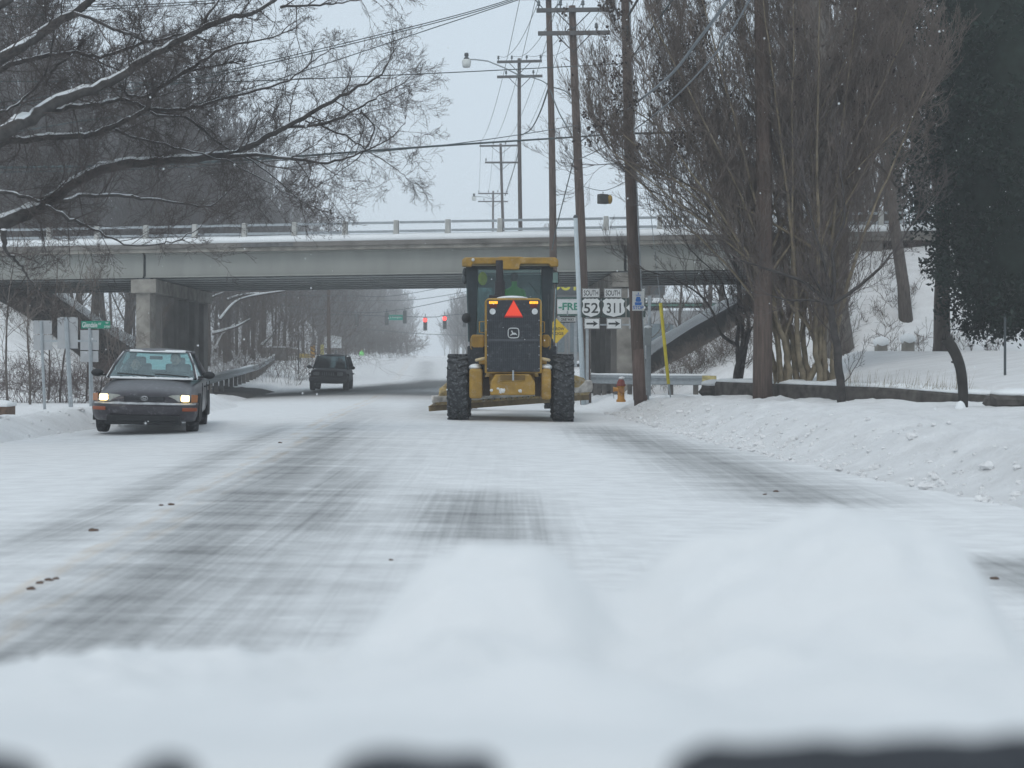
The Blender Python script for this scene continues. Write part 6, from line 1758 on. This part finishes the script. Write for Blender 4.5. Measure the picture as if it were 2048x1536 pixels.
# shrubs under/behind bridge left with snow
def brush(label, name, px0, px1, d, h, n, seed, mat=TWIGB, group=None, rr=.004):
    rng5 = random.Random(seed); x0 = (px0 - 1024) / F * d; x1 = (px1 - 1024) / F * d
    rr = rr * (3 if d > 150 else 1); tw = TW(); big = MB()
    for k in range(n):
        x = rng5.uniform(x0, x1); y = d + rng5.uniform(-.9, .9); p = Vector((x, y, gz(x, y) - .05))
        grow(tw, big, rng5, p, Vector((rng5.gauss(0, .45), rng5.gauss(0, .3), 1)).normalized(), h * rng5.uniform(.6, 1.1), rng5.uniform(.005, .011), 1, up=.02, wander=.2, kids=(0, 5, 4), bigr=.5, rmin=rr)
    o = tw.build(name, mat)
    return o
o = brush('', 'hedge', -60, 235, 44, 1.55, 150, 5, mat=M('red_brown_twig', (.10, .07, .062), var=.3)); tag(o, 'tangled reddish brown hedge behind the sign posts at the left', 'hedge')
for a, b, d, h, n, lb in ((380, 600, 72, 3.0, 90, 'low bare bushes behind the guardrail seen under the bridge'), (370, 640, 80, 7.0, 150, 'tall dense thicket filling the opening behind the left pier'), (560, 760, 112, 2.2, 60, 'thin bare bushes beside the far pole seen under the bridge'), (640, 830, 185, 4.0, 260, 'hazy thicket at the foot of the faint far trees'), (1300, 1500, 47.5, .9, 130, 'dry weeds on the snowy slope right of the pier'), (120, 280, 57, 2.6, 50, 'bare scrub behind the left bridge pier')):
    o = brush(lb, 'shrub', a, b, d, h, n, int(a) + 1); tag(o, lb, 'shrub')
# snowy fallen branches beyond, under the left of the bridge
rng6 = random.Random(3)
for k, (x0, y0, x1, y1, x2, y2) in enumerate(((440, 640, 480, 600, 570, 583), (425, 668, 470, 655, 500, 640), (430, 700, 445, 670, 470, 650), (455, 600, 490, 590, 540, 588), (400, 620, 415, 600, 450, 585), (522, 692, 540, 675, 550, 660))):
    d = 74 + k; t = thing('fallen_branch', ['long snowy fallen limb highest under the left of the bridge', 'snow lined branch just above the guardrail end', 'short steep snowy branch nearest the left pier', 'snowy branch lying level close under the girders', 'snowy branch slanting up beside the left pier', 'bent snowy branch rising at the concrete fence'][k], 'branch', loc=(0, 0, 0), group='snow lined branches in the wood under the bridge')
    pts = [P(x0, y0, d), P(x1, y1, d + .5), P(x2, y2, d + 1)]; path, rs = smooth_path([(p, .07 - .02 * i) for i, p in enumerate(pts)])
    m = MB(); m.tube(path, rs, 7); m.build('branch', BARKN, t, smooth=True)
    m = MB(); m.tube([p + Vector((0, -.03, .07)) for p in path], [r_ * rng6.uniform(.7, 1.3) for r_ in rs], 7); m.build('snow_cap', SNOW, t, smooth=True)
    tw = TW(); big = MB()
    for q in path[2:]: grow(tw, big, rng6, q, rdir(rng6, Vector((.3, 0, .8)).normalized(), .7), rng6.uniform(.6, 1.4), .02, 1, kids=(0, 4, 3), bigr=.5, rmin=.008)
    tw.build('twigs', TWIGF, t)

# ------------------------------------------------------------------ stone wall and yard
ST = M('wall_stone', (.085, .078, .072), rough=.95, var=.5, vs=5, bump=.7, bs=9)
t = thing('stone_wall', 'low dark stone retaining wall holding back the snowy lawn', 'wall', loc=(0, 0, 0))
m = MB(); secs = []
A2 = Vector((WALL_A[0], WALL_A[1], 0)); B2 = Vector((WALL_B[0], WALL_B[1], 0)); dr = (B2 - A2).normalized(); nr = Vector((-dr.y, dr.x, 0)); nr = nr if nr.x > 0 else -nr
for i in range(61):
    p = A2.lerp(B2, i / 60); e = .03 * nz(i, 0, 0, .37)
    zt = .66 - .06 * sstep(40, 60, i) + .012 * nz(i, 4, 0, .6)
    secs.append([p + Vector((0, 0, -.3)), p + nr * (.01 + e) + Vector((0, 0, zt - .05)), p + nr * (.04 + e) + Vector((0, 0, zt)), p + nr * .34 + Vector((0, 0, zt)), p + nr * .34 + Vector((0, 0, -.3))])
m.loft(secs, close=True); fixnormals(m.build('masonry', ST, t, smooth=False))
m = MB(); secs = []
for i in range(121):
    p = A2.lerp(B2, i / 120); k = .05 + .03 * nz(i, 0, 2, .3); e = .03 * nz(i * .5, 0, 0, .37); zt = .66 - .06 * sstep(80, 120, i)
    secs.append([p + nr * (.03 + e) + Vector((0, 0, zt - .005)), p + nr * (.05 + e + .02 * nz(i, 3, 0, .5)) + Vector((0, 0, zt + k * .7)), p + nr * .18 + Vector((0, 0, zt + k * 1.3)), p + nr * .5 + Vector((0, 0, zt + k * 1.3)), p + nr * .5 + Vector((0, 0, zt - .05))])
m.loft(secs, close=True); fixnormals(m.build('snow_cap', SNOW, t, smooth=True))
def rock(px, py, d, s, label, seed, mat=ST, snow=True):
    rngr = random.Random(seed); q = P(px, py, d); t = thing('stone_block', label, 'stone', loc=q)
    m = MB(); m.ball((0, 0, 0), s, 10, 7, jit=.16, rng=rngr); m.build('stone', mat, t, bevel=.0)
    if snow: m = MB(); m.ball((.02, 0, s[2] * .75), (s[0] * .9, s[1] * .9, s[2] * .5), 12, 8, jit=.05, rng=rngr); m.build('snow_cap', SNOW, t, smooth=True)
rock(1425, 780, 33.6, (.33, .3, .2), 'tilted dark stone at the left end of the low wall', 1)
rock(2035, 803, 22.5, (.50, .5, .17), 'rounded stone wall end under snow at the right edge', 2)
for px, py, lb in ((1762, 689, 'left one of two snow capped stone gate posts behind the lawn'), (1816, 683, 'right one of two snow capped stone gate posts behind the lawn')):
    q = P(px, py, 42); t = thing('gate_post', lb, 'gate post', loc=(q.x, q.y, q.z - .45)); 
    m = MB(); m.box((0, 0, .15), (.32, .34, .7)); m.build('pillar', CONC, t, bevel=.04); m = MB(); m.ball((0, 0, .52), (.24, .24, .17)); m.build('snow_cap', SNOW, t, smooth=True)
# dry grass poking through
rng7 = random.Random(9); tw = TW()
for k in range(260):
    px, py = rng7.choice(((1778, 795), (1800, 800), (1830, 805), (1760, 795), (1790, 790)))
    f = rng7.random(); p = A2.lerp(B2, .55 + .4 * f) + nr * rng7.uniform(-.05, .3); z = .66
    q = Vector((p.x, p.y, z)); e = q + Vector((rng7.gauss(.03, .04), rng7.gauss(0, .04), rng7.uniform(.05, .26) * (.5 + .9 * (nz(f * 9, 1) > .0))))
    tw.seg(q, e, .003, .0012)
o = tw.build('dry_grass', M('straw', (.24, .2, .13), var=.3)); tag(o, 'dry grass stalks poking through the snow on the wall top', 'grass', kind='stuff')
# weeds over the right embankment
tw = TW(); big = MB()
for k in range(1500):
    d = rng7.uniform(43, 60); px = rng7.uniform(1310, 2000); x = (px - 1024) / F * d
    z = ground_z(x, d)
    if z < .8 or z > 5.2 or nz(x, d, 5, .9) < -.02: continue
    u_, v_ = buv(x, d)
    if 0 < v_ < BW and u_ < UR: continue
    for j in range(3): grow(tw, big, rng7, Vector((x, d, z - .03)), Vector((rng7.gauss(0, .5), rng7.gauss(0, .4), .8)).normalized(), rng7.uniform(.2, .7), .008, 1, kids=(0, 3), bigr=.5, rmin=.0045)
o = tw.build('weeds', TWIGB); tag(o, 'brown weeds sticking out of the snowy embankment', 'weeds', kind='stuff')

# dirt clods on the road
CL = M('dirt_clod', (.12, .08, .06), var=.4)
for px, py, s_, lb in ((62, 1190, .016, 'lowest of the four brown clods near the left edge of the road'), (80, 1178, .015, 'leftmost upper one of the four brown clods near the left edge'), (98, 1172, .016, 'middle one of the four brown clods near the left edge'), (112, 1169, .012, 'rightmost of the four brown clods near the left edge'),
        (186, 1069, .022, 'single brown clod on the yellow line left of the tyre tracks'), (322, 1018, .013, 'left one of two brown clods beside the centre line'), (342, 1017, .018, 'right one of two brown clods beside the centre line'),
        (1990, 1136, .018, 'dark clod on the bare strip at the right edge'), (1552, 970, .018, 'right one of two clods in the dark strip by the snow bank'), (1530, 976, .013, 'left one of two clods in the dark strip by the snow bank'), (560, 890, .02, 'far brown clod lying on the centre line'), (782, 1120, .010, 'tiny clod in the middle of our lane')):
    d = CAMZ * F / (py - 712); x = (px - 1024) / F * d; z = road_z(x, d)
    r5 = random.Random(px); m = MB(); m.ball((0, 0, s_ * .25), (s_ * 1.5, s_, s_ * .6), 9, 6, jit=.3, rng=r5)
    o = m.build('dirt_clod', CL); o.location = (x, d, z); tag(o, lb, 'dirt clod', 'clods on the road')
# broken chunks thrown up by the plough
m = MB(); rngc = random.Random(31)
for k in range(900):
    y = rngc.uniform(8, 34); e = abs(rngc.gauss(.0, .55)); side = rngc.random() < .72
    x = xr(y) + e - .05 if side else xl(y) - e + .05
    r_ = rngc.uniform(.012, .03) * (2.2 if rngc.random() < .12 else 1)
    m.ball((x, y, gz(x, y) + r_ * .2), (r_ * rngc.uniform(.9, 1.5), r_, r_ * .8), 6, 4, jit=.3, rng=rngc)
o = m.build('snow_chunks', M('plough_snow', (.70, .70, .70), var=.12, vs=8)); tag(o, 'broken chunks of ploughed snow along both road edges', 'snow', kind='stuff')
# falling snow
rng8 = random.Random(12); m = MB()
for k in range(420):
    d = rng8.uniform(9, 48); p = P(rng8.uniform(-50, 2100), rng8.uniform(-50, 850), d)
    if p.z < gz(p.x, d) + .3: continue
    m.ball(p, rng8.uniform(.004, .009), 5, 3)
o = m.build('falling_snow', SNOW); tag(o, 'sparse snowflakes drifting in the air', 'snow', kind='stuff')

# ------------------------------------------------------------------ haze
m = MB(); m.box((0, 440, 11), (1300, 1020, 50))
hz = bpy.data.materials.new('haze'); hz.use_nodes = True; n = hz.node_tree; n.nodes.clear()
v = n.nodes.new('ShaderNodeVolumePrincipled'); v.inputs['Color'].default_value = (.985, .99, 1, 1); v.inputs['Density'].default_value = .0018; v.inputs['Anisotropy'].default_value = .2
out = n.nodes.new('ShaderNodeOutputMaterial'); n.links.new(v.outputs[0], out.inputs['Volume'])
hz.cycles.homogeneous_volume = True if hasattr(hz.cycles, 'homogeneous_volume') else True
o = m.build('haze', hz); tag(o, 'pale snowy haze filling the air', 'haze', kind='stuff')
